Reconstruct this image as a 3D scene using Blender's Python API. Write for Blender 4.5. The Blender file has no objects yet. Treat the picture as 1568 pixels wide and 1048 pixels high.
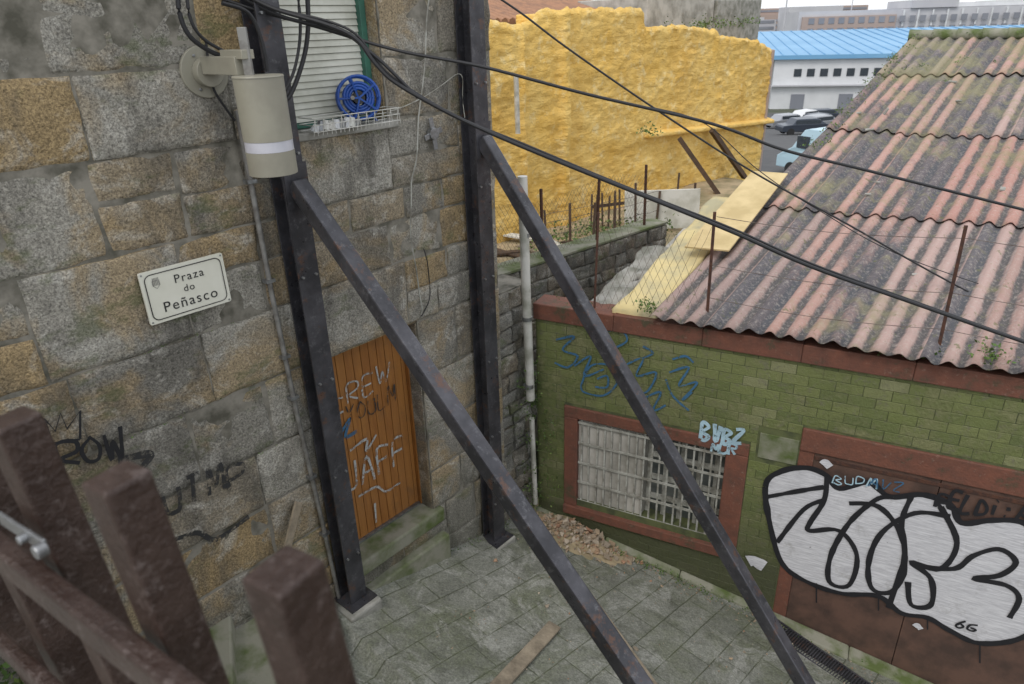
import bpy, bmesh, math, random
from mathutils import Vector, Matrix, noise
random.seed(7)
R=random.random
def U(a,b): return a+(b-a)*random.random()
# ------------------------------------------------------------------ survey frame
F_=1070.; TH=math.radians(24.4); cT,sT=math.cos(TH),math.sin(TH); CZ=5.3
CAM=Vector((0,0,CZ))
def ray(u,v):
    x=(u-784)/F_; y=-(v-524)/F_
    x,y=x+.03*y,y-.03*x
    return Vector((x,cT+y*sT,-sT+y*cT))
def hit(u,v,P,N):
    r=ray(u,v); t=(Vector(P)-CAM).dot(N)/r.dot(N)
    return CAM+r*t
aW=math.radians(41.3); dW=Vector((math.sin(aW),math.cos(aW),0)); nW=Vector((math.cos(aW),-math.sin(aW),0))
bG=math.radians(-62.6); dG=Vector((-math.sin(bG),-math.cos(bG),0)); nG=Vector((dG.y,-dG.x,0))
P0=Vector((-1.62965,4.83629,0)); C0=P0+dW*2.84
class Fr:
    def __init__(s,o,d,n): s.o=Vector(o);s.d=Vector(d);s.n=Vector(n)
    def __call__(s,a,b,z): 
        p=s.o+s.d*a+s.n*b; return Vector((p.x,p.y,p.z+z))
    def inv(s,p):
        q=p-s.o; return (q.dot(s.d),q.z)
    def px(s,u,v,b=0):
        return s.inv(hit(u,v,s.o+s.n*b,s.n))
W=Fr(P0,dW,nW); G=Fr(C0,dG,nG)
def zg(s,n): return .62-.27*s-.12*n
gN=Vector(((W(1,0,zg(1,0))-W(0,0,zg(0,0))).cross(W(0,1,zg(0,1))-W(0,0,zg(0,0))))).normalized()
if gN.z<0: gN=-gN
gP=W(0,0,zg(0,0))
# ------------------------------------------------------------------ materials
class NT:
    def __init__(s,name,rough=.8,metal=0):
        s.m=bpy.data.materials.new(name); s.m.use_nodes=True; s.t=s.m.node_tree; s.b=s.t.nodes['Principled BSDF']
        s.b.inputs['Roughness'].default_value=rough; s.b.inputs['Metallic'].default_value=metal
        s.co=s.n('ShaderNodeTexCoord').outputs['Object']
    def n(s,ty,**k):
        x=s.t.nodes.new(ty)
        for a,b in k.items(): setattr(x,a,b)
        return x
    def l(s,a,b): s.t.links.new(a,b)
    def noise(s,scale,detail=6,rough=.6,vec=None,dist=0,stretch=None):
        detail=min(detail,4)
        x=s.n('ShaderNodeTexNoise'); x.inputs['Scale'].default_value=scale;x.inputs['Detail'].default_value=detail;x.inputs['Roughness'].default_value=rough;x.inputs['Distortion'].default_value=dist
        v=vec or s.co
        if stretch:
            mp=s.n('ShaderNodeMapping'); mp.inputs['Scale'].default_value=stretch; s.l(v,mp.inputs[0]); v=mp.outputs[0]
        s.l(v,x.inputs['Vector']); return x.outputs[0]
    def ramp(s,f,stops):
        x=s.n('ShaderNodeValToRGB'); e=x.color_ramp.elements
        while len(e)<len(stops): e.new(.5)
        for i,(p,c) in enumerate(stops):
            e[i].position=p; e[i].color=(c,c,c,1) if isinstance(c,(int,float)) else (*c,1)
        s.l(f,x.inputs[0]); return x.outputs[0]
    def mix(s,f,a,b,mode='MIX'):
        x=s.n('ShaderNodeMix',data_type='RGBA',blend_type=mode)
        for i,val in ((0,f),(6,a),(7,b)):
            if isinstance(val,(int,float)): x.inputs[i].default_value=val if i==0 else (val,val,val,1)
            elif isinstance(val,tuple): x.inputs[i].default_value=(*val,1)
            else: s.l(val,x.inputs[i])
        return x.outputs[2]
    def math(s,op,a,b=0):
        x=s.n('ShaderNodeMath',operation=op)
        for i,val in ((0,a),(1,b)):
            if isinstance(val,(int,float)): x.inputs[i].default_value=val
            else: s.l(val,x.inputs[i])
        return x.outputs[0]
    def island(s): return s.n('ShaderNodeNewGeometry').outputs['Random Per Island']
    def pos(s,ax):
        x=s.n('ShaderNodeSeparateXYZ'); s.l(s.co,x.inputs[0]); return x.outputs[ax]
    def attr(s,name):
        x=s.n('ShaderNodeAttribute'); x.attribute_name=name; return x.outputs['Fac']
    def col(s,c):
        if isinstance(c,tuple): s.b.inputs['Base Color'].default_value=(*c,1)
        else: s.l(c,s.b.inputs['Base Color'])
    def rough(s,r): s.l(r,s.b.inputs['Roughness'])
    def bump(s,h,st=.3,d=.02):
        x=s.n('ShaderNodeBump'); x.inputs['Strength'].default_value=st; x.inputs['Distance'].default_value=d
        s.l(h,x.inputs['Height']); s.l(x.outputs[0],s.b.inputs['Normal'])
def simple(name,c,c2=None,rough=.7,metal=0,sc=8,bump=.2,det=4,lo=.4,hi=.65):
    t=NT(name,rough,metal)
    if c2: n=t.noise(sc,det); t.col(t.mix(t.ramp(n,[(lo,0),(hi,1)]),c,c2))
    else: t.col(c)
    if bump: t.bump(t.noise(sc*4,3),bump,.01)
    return t.m
def granite(name,base,ochre,dark,amt=.5,moss=.3,lowz=True):
    t=NT(name,.88); isl=t.island()
    c=t.ramp(isl,[(0,tuple((x+y)/2 for x,y in zip(base,dark))),(.18,base),(.42,tuple(x*1.25 for x in base)),(.6,tuple(x*.8 for x in base)),(.8,tuple((x+y)/2 for x,y in zip(base,ochre))),(1,ochre)])
    big=t.ramp(t.noise(1.5,5,.65,dist=.6),[(.48,0),(.60,1)])
    c=t.mix(t.math('MULTIPLY',big,amt),c,ochre)
    st=t.ramp(t.noise(2.4,5,.72,stretch=(1,1,.4)),[(.47,0),(.66,1)])
    c=t.mix(t.math('MULTIPLY',st,.75),c,dark)
    pale=t.ramp(t.noise(3.7,5,.75,dist=.5),[(.52,0),(.66,1)])
    c=t.mix(t.math('MULTIPLY',pale,.55),c,(.50,.48,.43))
    sp=t.noise(70,3,.85); c=t.mix(.8,c,t.ramp(sp,[(.34,.18),(.5,.54),(.66,.94)]),'OVERLAY')
    ms=t.ramp(t.noise(2.1,5,.75,stretch=(1,1,2.2)),[(.56,0),(.66,1)])
    c=t.mix(t.math('MULTIPLY',ms,moss),c,(.095,.12,.04))
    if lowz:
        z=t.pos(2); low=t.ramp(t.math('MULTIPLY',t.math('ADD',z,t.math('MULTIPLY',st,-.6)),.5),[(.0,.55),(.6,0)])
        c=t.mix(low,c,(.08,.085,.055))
    t.col(c)
    h=t.math('ADD',t.noise(24,4,.75),t.math('MULTIPLY',sp,.5)); t.bump(h,.95,.022)
    return t.m
M={}
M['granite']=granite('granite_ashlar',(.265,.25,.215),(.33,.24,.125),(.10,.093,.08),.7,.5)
M['rubble']=granite('rubble_granite',(.19,.185,.165),(.21,.17,.12),(.07,.07,.06),.4,.7,False)
M['mortar']=simple('mortar',(.27,.25,.21),(.09,.085,.065),.95,sc=5,bump=.5)
def steelm():
    t=NT('dark_steel',.4,.35)
    n=t.ramp(t.noise(3,5,.7),[(.4,0),(.7,1)])
    c=t.mix(n,(.042,.042,.048),(.095,.093,.105))
    c=t.mix(t.ramp(t.noise(14,4,.8),[(.56,0),(.7,.6)]),c,(.17,.17,.18))
    r=t.ramp(t.noise(5,5,.8),[(.57,0),(.66,1)])
    c=t.mix(t.math('MULTIPLY',r,.65),c,(.15,.075,.045)); t.col(c)
    t.rough(t.ramp(t.noise(9,4),[(.3,.24),(.7,.55)])); t.bump(t.noise(60,3),.2,.005)
    return t.m
M['steel']=steelm()
M['concrete']=simple('concrete',(.36,.35,.32),(.17,.17,.14),.9,sc=4,bump=.4)
M['lamp']=simple('lamp_grey_paint',(.31,.295,.235),(.265,.25,.20),.45,sc=5,bump=.03)
M['diffuser']=simple('lamp_diffuser',(.55,.55,.60),(.48,.48,.53),.3,bump=0)
M['galv']=simple('galvanised',(.35,.36,.37),(.22,.22,.22),.4,.8,sc=20,bump=.1)
M['conduit']=simple('conduit',(.26,.255,.24),(.14,.13,.12),.5,.2,sc=10,bump=.1)
M['cable']=simple('black_cable',(.018,.018,.02),None,.55,bump=0)
M['wire']=simple('rusty_wire',(.18,.15,.13),(.08,.05,.04),.7,.3,bump=0)
M['rust']=simple('rusty_iron',(.12,.055,.035),(.06,.035,.03),.8,.3,sc=20,bump=.3)
M['white']=simple('white_paint',(.72,.72,.68),(.50,.50,.44),.5,sc=2,bump=.05)
M['signw']=simple('enamel_white',(.74,.73,.64),(.68,.67,.57),.25,sc=3,bump=0)
M['black']=simple('black_paint',(.015,.015,.017),(.03,.03,.03),.55,sc=20,bump=0)
M['cream']=simple('cream_shutter',(.64,.64,.56),(.50,.50,.42),.5,sc=4,bump=.05)
M['teal']=simple('green_frame',(.06,.20,.14),(.05,.15,.11),.5,bump=.05)
M['blue']=simple('blue_plastic',(.015,.07,.32),(.02,.09,.38),.35,bump=.0)
M['pvc']=simple('white_pvc',(.60,.59,.55),(.32,.32,.27),.45,sc=4,bump=.05)
M['bars']=simple('dusty_bar_paint',(.42,.42,.38),(.20,.19,.16),.6,sc=9,bump=.1)
def redp():
    t=NT('red_oxide_paint',.75); n=t.ramp(t.noise(6,5,.75),[(.35,0),(.7,1)])
    c=t.mix(n,(.19,.072,.045),(.115,.053,.038))
    c=t.mix(t.ramp(t.noise(3,5,.8),[(.56,0),(.68,.75)]),c,(.065,.07,.036)); 
    c=t.mix(t.ramp(t.noise(18,4,.8),[(.60,0),(.7,.5)]),c,(.28,.19,.15)); t.col(c); t.bump(t.noise(40,4),.5,.012); return t.m
M['red']=redp()
def green():
    t=NT('green_painted_brick',.62); isl=t.island()
    c=t.ramp(isl,[(0,(.12,.145,.05)),(.5,(.155,.18,.06)),(.85,(.18,.20,.075)),(1,(.23,.235,.12))])
    c=t.mix(t.ramp(t.noise(1.3,5,.75),[(.42,0),(.64,.85)]),c,(.085,.10,.035))
    c=t.mix(t.ramp(t.noise(2.6,5,.8),[(.48,0),(.66,.7)]),c,(.245,.24,.12))
    c=t.mix(t.ramp(t.noise(11,5,.8),[(.54,0),(.68,.65)]),c,(.15,.14,.10))
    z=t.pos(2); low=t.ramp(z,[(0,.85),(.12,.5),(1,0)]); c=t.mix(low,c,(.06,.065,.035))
    t.col(c); t.rough(t.ramp(t.noise(5,4),[(.3,.42),(.7,.8)])); t.bump(t.noise(30,4,.75),.7,.018); return t.m
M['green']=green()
M['brown']=simple('brown_door_paint',(.125,.070,.052),(.065,.04,.032),.6,sc=4,bump=.25)
M['grout']=simple('grout',(.11,.125,.05),(.06,.07,.035),.9,bump=.3)
def doorw():
    t=NT('varnished_wood',.42); g=t.noise(6,5,.7,stretch=(4,4,.35)); isl=t.island()
    c=t.mix(t.ramp(g,[(.3,0),(.7,1)]),(.37,.155,.035),(.23,.085,.02))
    c=t.mix(t.math('MULTIPLY',isl,.4),c,(.42,.20,.06))
    c=t.mix(t.ramp(t.noise(3,5,.75),[(.53,0),(.70,.55)]),c,(.16,.085,.04)); t.col(c); t.bump(g,.15,.005); return t.m
M['door']=doorw()
def oldwood(name,a,b):
    t=NT(name,.85); g=t.noise(5,5,.75); t.col(t.mix(t.ramp(g,[(.35,0),(.68,1)]),a,b)); t.bump(t.noise(40,4),.3,.008); return t.m
M['wood']=oldwood('weathered_wood',(.36,.30,.22),(.17,.14,.10))
M['dwood']=oldwood('dark_timber',(.11,.068,.045),(.055,.04,.03))
def railm():
    t=NT('brown_railing_paint',.36,.15); c=t.mix(t.ramp(t.noise(9,5,.75),[(.4,0),(.66,1)]),(.034,.018,.013),(.06,.037,.029))
    c=t.mix(t.ramp(t.noise(20,5,.8),[(.56,0),(.68,.65)]),c,(.17,.135,.125)); t.col(c); t.bump(t.noise(60,4,.7),.6,.012); return t.m
M['rail']=railm()
M['ply']=simple('plywood',(.64,.50,.26),(.50,.38,.18),.7,sc=3,bump=.1)
def foam():
    t=NT('yellow_foam',.75); n=t.noise(1.2,5,.7)
    c=t.mix(t.ramp(n,[(.35,0),(.65,1)]),(.76,.47,.10),(.82,.57,.18))
    c=t.mix(t.ramp(t.noise(.6,5,.75,stretch=(1,1,.3)),[(.50,0),(.72,.7)]),c,(.62,.36,.07)); 
    c=t.mix(t.ramp(t.noise(2.6,5,.75),[(.54,0),(.68,.7)]),c,(.86,.70,.36)); t.col(c)
    t.bump(t.math('ADD',t.noise(5,5,.75),t.math('MULTIPLY',t.noise(3.2,3,.5,stretch=(1,1,3.2)),.8)),.7,.09); return t.m
M['foam']=foam()
M['pfoam']=simple('faded_foam',(.66,.54,.27),(.42,.38,.24),.85,sc=3,bump=.6)
def corr():
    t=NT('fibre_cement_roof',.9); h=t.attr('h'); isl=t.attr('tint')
    base=t.ramp(isl,[(0,(.43,.24,.20)),(.35,(.48,.30,.255)),(.6,(.40,.25,.21)),(.8,(.33,.25,.23)),(1,(.50,.34,.30))])
    n=t.noise(4,5,.75); dirt=t.math('ADD',t.math('MULTIPLY',h,-.9),n)  # mask: darker towards the corrugation valleys, broken up by noise
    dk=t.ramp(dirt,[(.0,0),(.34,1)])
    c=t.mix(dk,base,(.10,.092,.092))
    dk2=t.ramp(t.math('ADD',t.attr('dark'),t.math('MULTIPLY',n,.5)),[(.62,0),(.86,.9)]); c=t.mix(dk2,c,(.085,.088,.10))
    sp=t.ramp(t.noise(28,4,.8),[(.5,0),(.68,.5)]); c=t.mix(sp,c,(.48,.43,.38))
    mm=t.math('ADD',t.noise(1.1,5,.78),t.math('MULTIPLY',t.attr('up'),.17))
    c=t.mix(t.ramp(mm,[(.58,0),(.72,.65)]),c,(.27,.25,.13))
    m2=t.ramp(t.noise(9,5,.8),[(.59,0),(.67,.75)]); c=t.mix(m2,c,(.15,.155,.07))
    t.col(c); t.bump(t.noise(45,4,.7),.6,.012); return t.m
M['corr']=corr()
def ground():
    t=NT('wet_slate_paving',.6)
    mp=t.n('ShaderNodeMapping'); mp.inputs['Rotation'].default_value=(0,0,math.radians(-48.7)); t.l(t.co,mp.inputs[0])
    wv=t.n('ShaderNodeTexBrick'); t.l(mp.outputs[0],wv.inputs['Vector'])
    wv.inputs['Scale'].default_value=1; wv.inputs['Brick Width'].default_value=.55; wv.inputs['Row Height'].default_value=.30; wv.inputs['Mortar Size'].default_value=.008; wv.inputs['Mortar Smooth'].default_value=.6; wv.offset=.37
    wv.inputs['Color1'].default_value=(.20,.205,.175,1); wv.inputs['Color2'].default_value=(.26,.265,.23,1); wv.inputs['Mortar'].default_value=(.11,.12,.08,1)
    c=wv.outputs[0]
    c=t.mix(t.ramp(t.noise(1.5,5,.75,dist=.4),[(.46,0),(.64,.7)]),c,(.12,.135,.075))
    c=t.mix(t.ramp(t.noise(3.5,5,.8),[(.47,0),(.66,.65)]),c,(.10,.105,.085))
    c=t.mix(t.ramp(t.noise(2.1,5,.8,dist=1),[(.50,0),(.64,.7)]),c,(.36,.36,.33))
    c=t.mix(.7,c,t.ramp(t.noise(50,4,.85),[(.34,.22),(.66,.85)]),'OVERLAY'); t.col(c)
    t.rough(t.ramp(t.noise(1.8,4),[(.38,.28),(.62,.72)]))
    t.bump(t.math('ADD',t.math('MULTIPLY',wv.outputs[1],-.6),t.noise(20,4,.75)),.6,.022); return t.m
M['ground']=ground()
M['mossc']=simple('mossy_concrete',(.26,.255,.20),(.09,.12,.035),.9,sc=3.4,bump=.6)
M['dirt']=simple('sandy_dirt',(.42,.33,.21),(.20,.18,.10),.95,sc=1.5,bump=.5)
def debm():
    t=NT('brick_and_stone_debris',.95); t.col(t.ramp(t.island(),[(0,(.34,.18,.11)),(.3,(.40,.30,.20)),(.6,(.24,.20,.15)),(1,(.48,.40,.31))])); t.bump(t.noise(40,3),.5,.01); return t.m
M['debris']=debm()
M['terrain']=simple('terrain_ground',(.11,.11,.09),(.06,.075,.04),.95,sc=.2,bump=.2)
M['asphalt']=simple('asphalt',(.075,.075,.078),(.09,.09,.09),.9,sc=1,bump=.2)
M['plaster']=simple('old_plaster',(.48,.46,.42),(.24,.23,.20),.9,sc=2,bump=.4)
M['bluer']=simple('blue_metal_roof',(.15,.35,.56),(.20,.41,.62),.5,sc=.1,bump=0)
M['ware']=simple('warehouse_white',(.66,.67,.68),(.56,.57,.58),.7,sc=.2,bump=0)
M['glass']=simple('dark_glass',(.04,.05,.06),(.06,.07,.08),.12,bump=0)
M['dglass']=simple('dusty_window_glass',(.06,.07,.07),(.15,.16,.15),.35,sc=3,bump=.1)
M['farb']=simple('far_brick',(.40,.31,.27),(.36,.28,.24),.9,bump=0)  # far_* colours kept pale, distance haze put into the colour
M['farg']=simple('far_concrete',(.50,.50,.52),(.44,.44,.47),.9,sc=.1,bump=0)
M['farw']=simple('far_window_bands',(.20,.21,.24),(.24,.25,.28),.6,sc=.1,bump=0)
M['tile']=simple('clay_tile',(.36,.19,.11),(.25,.14,.09),.85,sc=3,bump=.3)
M['tyre']=simple('tyre',(.02,.02,.02),None,.8,bump=0)
M['vanp']=simple('van_paint',(.42,.58,.66),None,.3,bump=0)
M['carp']=simple('car_paint_dark',(.05,.06,.08),None,.3,.3,bump=0)
M['carr']=simple('car_paint_silver',(.35,.36,.38),None,.3,.4,bump=0)
def leafm():
    t=NT('leaf',.6); isl=t.island(); t.col(t.ramp(isl,[(0,(.035,.07,.012)),(.6,(.08,.15,.025)),(1,(.16,.22,.05))])); return t.m
M['leaf']=leafm()
def paint(name,c,thr=.34,c2=None):
    t=NT(name,.6); n=t.noise(16,5,.8); 
    t.col(t.mix(t.ramp(t.noise(5,4,.7),[(.4,0),(.65,1)]),c,c2 or tuple(x*.75 for x in c)))
    t.l(t.ramp(n,[(thr-.07,0),(thr+.07,1)]),t.b.inputs['Alpha']); return t.m
def throww():
    t=NT('spray_white',.55); s1=t.noise(6,5,.75,stretch=(1,1,14)); s2=t.noise(4,5,.8)
    c=t.mix(t.ramp(s1,[(.38,0),(.60,.8)]),(.70,.70,.73),(.44,.44,.47)); c=t.mix(t.ramp(s2,[(.57,0),(.70,.5)]),c,(.30,.29,.28)); t.col(c)
    t.l(t.ramp(t.noise(12,5,.8),[(.24,0),(.32,1)]),t.b.inputs['Alpha']); return t.m
M['gw']=throww()
M['gk']=paint('spray_black',(.014,.014,.018),.24)
M['gb']=paint('spray_blue',(.05,.15,.27),.40)
M['gl']=paint('spray_light_blue',(.42,.60,.70),.38)
M['gs']=paint('spray_silver',(.46,.47,.46),.46)
M['gt']=paint('spray_faded_black',(.03,.03,.032),.45)
# ------------------------------------------------------------------ mesh helpers
class MB:
    def __init__(s): s.v=[];s.f=[];s.mi=[];s.mats=[]
    def mat(s,k):
        if k not in s.mats: s.mats.append(k)
        return s.mats.index(k)
    def add(s,vs,fs,k):
        o=len(s.v); s.v+= [tuple(x) for x in vs]; m=s.mat(k)
        for f in fs: s.f.append(tuple(i+o for i in f)); s.mi.append(m)
    def hexa(s,p,k):
        s.add(p,[(0,3,2,1),(4,5,6,7),(0,1,5,4),(1,2,6,5),(2,3,7,6),(3,0,4,7)],k)
    def box(s,F,a0,a1,b0,b1,z0,z1,k):
        s.hexa([F(a0,b0,z0),F(a1,b0,z0),F(a1,b1,z0),F(a0,b1,z0),F(a0,b0,z1),F(a1,b0,z1),F(a1,b1,z1),F(a0,b1,z1)],k)
    def bar(s,p,q,w,h,k,up=Vector((0,0,1))):
        p=Vector(p);q=Vector(q);d=(q-p).normalized(); x=d.cross(up)
        if x.length<1e-3: x=d.cross(Vector((0,1,0)))
        x.normalize(); y=x.cross(d).normalized()
        x=x*w/2;y=y*h/2
        s.hexa([p-x-y,p+x-y,p+x+y,p-x+y,q-x-y,q+x-y,q+x+y,q-x+y],k)
    def tube(s,pts,r,k,n=8,cap=True):
        pts=[Vector(p) for p in pts]; vs=[];fs=[]
        for i,p in enumerate(pts):
            d=(pts[min(i+1,len(pts)-1)]-pts[max(i-1,0)]).normalized()
            x=d.cross(Vector((0,0,1)))
            if x.length<.05: x=d.cross(Vector((0,1,0)))
            x.normalize(); y=x.cross(d)
            rr=r[i] if isinstance(r,(list,tuple)) else r
            for j in range(n):
                a=2*math.pi*j/n; vs.append(p+(x*math.cos(a)+y*math.sin(a))*rr)
        for i in range(len(pts)-1):
            for j in range(n):
                fs.append((i*n+j,i*n+(j+1)%n,(i+1)*n+(j+1)%n,(i+1)*n+j))
        if cap: fs.append(tuple(range(n))[::-1]); fs.append(tuple((len(pts)-1)*n+j for j in range(n)))
        s.add(vs,fs,k)
    def obj(s,name,parent=None,smooth=False,bev=0):
        me=bpy.data.meshes.new(name); me.from_pydata(s.v,[],s.f); me.update()
        for k in s.mats: me.materials.append(M[k])
        me.polygons.foreach_set('material_index',s.mi)
        bm=bmesh.new(); bm.from_mesh(me); bmesh.ops.recalc_face_normals(bm,faces=bm.faces); bm.to_mesh(me); bm.free()
        o=bpy.data.objects.new(name,me); bpy.context.collection.objects.link(o)
        if smooth: me.polygons.foreach_set('use_smooth',[True]*len(me.polygons)); me.set_sharp_from_angle(angle=math.radians(40))
        if bev:
            b=o.modifiers.new('b','BEVEL'); b.width=bev; b.segments=2; b.limit_method='ANGLE'
        if parent: o.parent=parent
        return o
def empty(name):
    o=bpy.data.objects.new(name,None); bpy.context.collection.objects.link(o); return o
def smoothpts(p,closed=False,sub=6):
    out=[];n=len(p)
    rng=range(n if closed else n-1)
    for i in rng:
        g=lambda j:(p[j%n] if closed else p[max(0,min(n-1,j))])
        a,b,c,d=g(i-1),g(i),g(i+1),g(i+2)
        for k in range(sub):
            t=k/sub
            out.append(tuple(.5*(2*b[m]+(c[m]-a[m])*t+(2*a[m]-5*b[m]+4*c[m]-d[m])*t*t+(3*b[m]-a[m]-3*c[m]+d[m])*t**3) for m in range(len(b))))
    if not closed: out.append(p[-1])
    else: out.append(out[0])
    return out
_ly=[0]
def ribbon(mb,F,pts,w,k,b=.01,closed=False,sm=True):
    q=smoothpts(pts,closed) if sm else pts
    vs=[];fs=[];_ly[0]=(_ly[0]+1)%12; b=b+_ly[0]*.0002
    for i,p in enumerate(q):
        a=q[max(i-1,0)];c=q[min(i+1,len(q)-1)]
        dx,dz=c[0]-a[0],c[1]-a[1];L=math.hypot(dx,dz) or 1
        ww=w/2*(1+.4*noise.noise(Vector((p[0]*9,p[1]*9,len(k)))))
        ox,oz=-dz/L*ww,dx/L*ww
        bb=b+i*.00003
        vs+= [F(p[0]+ox,bb,p[1]+oz),F(p[0]-ox,bb,p[1]-oz)]
        if i: fs.append((2*i-2,2*i-1,2*i+1,2*i))
    mb.add(vs,fs,k)
def pxs(F,L,b=0): return [F.px(u,v,b) for u,v in L]
GL={'R':[[(0,0),(0,1),(.6,.95),(.6,.6),(.05,.5),(.65,0)]],'E':[[(.6,1),(0,1),(0,0),(.6,0)],[(0,.5),(.5,.5)]],'L':[[(0,1),(0,0),(.55,0)]],
'O':[[(.3,1),(0,.6),(.1,.1),(.5,0),(.65,.5),(.3,1)]],'W':[[(0,1),(.15,0),(.35,.6),(.55,0),(.75,1)]],'D':[[(0,0),(0,1),(.6,.7),(.55,.2),(0,0)]],'I':[[(.2,.7),(.2,0)],[(.2,1),(.22,.93)]],
'A':[[(0,0),(.3,1),(.6,0)],[(.1,.4),(.5,.4)]],'J':[[(.5,1),(.5,.1),(.2,0),(0,.25)]],'F':[[(.6,1),(0,1),(0,0)],[(0,.5),(.5,.55)]],'B':[[(0,0),(0,1),(.5,.85),(.1,.52),(.6,.3),(.4,0),(0,0)]],
'V':[[(0,1),(.3,0),(.6,1)]],'Z':[[(0,1),(.6,1),(0,0),(.6,0)]],'6':[[(.5,1),(.1,.6),(0,.2),(.3,0),(.5,.25),(.3,.5),(.05,.3)]],'U':[[(0,1),(0,.2),(.3,0),(.6,.2),(.6,1)]],
'M':[[(0,0),(.1,1),(.35,.3),(.6,1),(.7,0)]],'P':[[(0,0),(0,1),(.6,.9),(.55,.5),(0,.45)]],'T':[[(.3,0),(.3,1)],[(0,1),(.65,1)]],'Y':[[(0,1),(.3,.5),(.6,1)],[(.3,.5),(.25,0)]],'S':[[(.6,.9),(.2,1),(.05,.7),(.5,.4),(.5,.05),(0,0)]],'C':[[(.6,.9),(.1,.8),(.05,.2),(.6,.1)]],'H':[[(0,0),(0,1)],[(0,.5),(.6,.5)],[(.6,1),(.6,0)]],':':[[(.15,.7),(.17,.62)],[(.15,.2),(.17,.12)]]}
def tag(mb,F,txt,p0,p1,h,w,k,b=.01,slant=.15):
    n=len(txt); 
    for i,ch in enumerate(txt):
        if ch not in GL: continue
        ax=p0[0]+(p1[0]-p0[0])*i/n; az=p0[1]+(p1[1]-p0[1])*i/n; cw=abs(p1[0]-p0[0])/n*1.15
        az+=U(-.08,.08)*h; hh=h*U(.85,1.15)
        for st in GL[ch]:
            ribbon(mb,F,[(ax+x*cw+slant*y*h*.5+U(-.01,.01),az+y*hh+U(-.012,.012)) for x,y in st],w,k,b,sm=len(st)>2)
def block(mb,F,a0,a1,z0,z1,k,gap=.006,cell=.055,amp=.012,edge=.028,off=0,depth=.07,rag=.013):
    a0+=gap;a1-=gap;z0+=gap;z1-=gap
    if a1-a0<.03 or z1-z0<.03: return
    na=max(2,int((a1-a0)/cell)); nz=max(2,int((z1-z0)/cell))
    sd=U(0,99); base=off+U(-.008,.008); tl=U(-.012,.012); tz=U(-.02,.02)
    vs=[];fs=[]
    A=[a0]+[a0+edge*.5]+[a0+edge+(a1-a0-2*edge)*i/na for i in range(na+1)]+[a1-edge*.5]+[a1]
    Z=[z0]+[z0+edge*.5]+[z0+edge+(z1-z0-2*edge)*i/nz for i in range(nz+1)]+[z1-edge*.5]+[z1]
    for zi,z in enumerate(Z):
        for ai,a in enumerate(A):
            d=min(a-a0,a1-a,z-z0,z1-z)
            e=0 if d>=edge*.99 else (-.004 if d>edge*.3 else -.015)
            e*=1+.9*noise.noise(Vector((a*6,z*6,sd+7)))
            nn=noise.fractal(Vector((a*4+sd,z*4,sd)),1,2,4)*amp + noise.noise(Vector((a*14,z*14,sd)))*amp*.5
            ra=noise.noise(Vector((z*7,sd,1)))*rag; rz=noise.noise(Vector((a*5,sd,5)))*rag
            q=max(0,1-d/.08)
            vs.append(F(a+ra*q,base+e+nn+tl*(a-a0)+tz*(z-z0),z+rz*q))
    ca=len(A);cz=len(Z)
    for i in range(cz-1):
        for j in range(ca-1): fs.append((i*ca+j,i*ca+j+1,(i+1)*ca+j+1,(i+1)*ca+j))
    ring=[j for j in range(ca)]+[i*ca+ca-1 for i in range(1,cz)]+[(cz-1)*ca+j for j in range(ca-2,-1,-1)]+[i*ca for i in range(cz-2,0,-1)]
    o=len(vs)
    for idx in ring:
        i,j=divmod(idx,ca); vs.append(F(A[j],base-depth,Z[i]))
    n=len(ring)
    for q in range(n): fs.append((ring[q],o+q,o+(q+1)%n,ring[(q+1)%n]))
    mb.add(vs,fs,k)
def courses(mb,F,zs,a0,a1,holes,wmin,wmax,k,**kw):
    for i in range(len(zs)-1):
        z0,z1=zs[i],zs[i+1]; cuts=[(a0,a1)]
        for h in holes:
            if h[2]<z1-.02 and h[3]>z0+.02:
                n=[]
                for c in cuts:
                    if h[0]>=c[1] or h[1]<=c[0]: n.append(c)
                    else:
                        if h[0]-c[0]>.03:n.append((c[0],h[0]))
                        if c[1]-h[1]>.03:n.append((h[1],c[1]))
                cuts=n
        for c in cuts:
            a=c[0]
            while a<c[1]-.01:
                w=U(wmin,wmax); b=a+w
                if c[1]-b<wmin*.6: b=c[1]
                if b>c[1]: b=c[1]
                if R()<.16 and (z1-z0)>.4:
                    zm=z0+(z1-z0)*U(.4,.6); 
                    if R()<.5 and b-a>.6:
                        am=a+(b-a)*U(.35,.65); block(mb,F,a,b,z0,zm,k,**kw); block(mb,F,a,am,zm,z1,k,**kw); block(mb,F,am,b,zm,z1,k,**kw)
                    else: block(mb,F,a,b,z0,zm,k,**kw); block(mb,F,a,b,zm,z1,k,**kw)
                else: block(mb,F,a,b,z0,z1,k,**kw)
                a=b
def leaves(mb,c,r,n,size=.03,flat=1):
    c=Vector(c)
    for i in range(n):
        p=c+Vector((random.gauss(0,r*.5),random.gauss(0,r*.5),abs(random.gauss(0,r*.45))*flat))
        d=Vector((U(-1,1),U(-1,1),U(-.2,1))).normalized(); x=d.cross(Vector((U(-1,1),U(-1,1),U(-1,1)))).normalized(); s=size*U(.5,1.3)
        mb.add([p,p+d*s*.5+x*s*.3,p+d*s,p+d*s*.5-x*s*.3],[(0,1,2,3)],'leaf')
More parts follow.
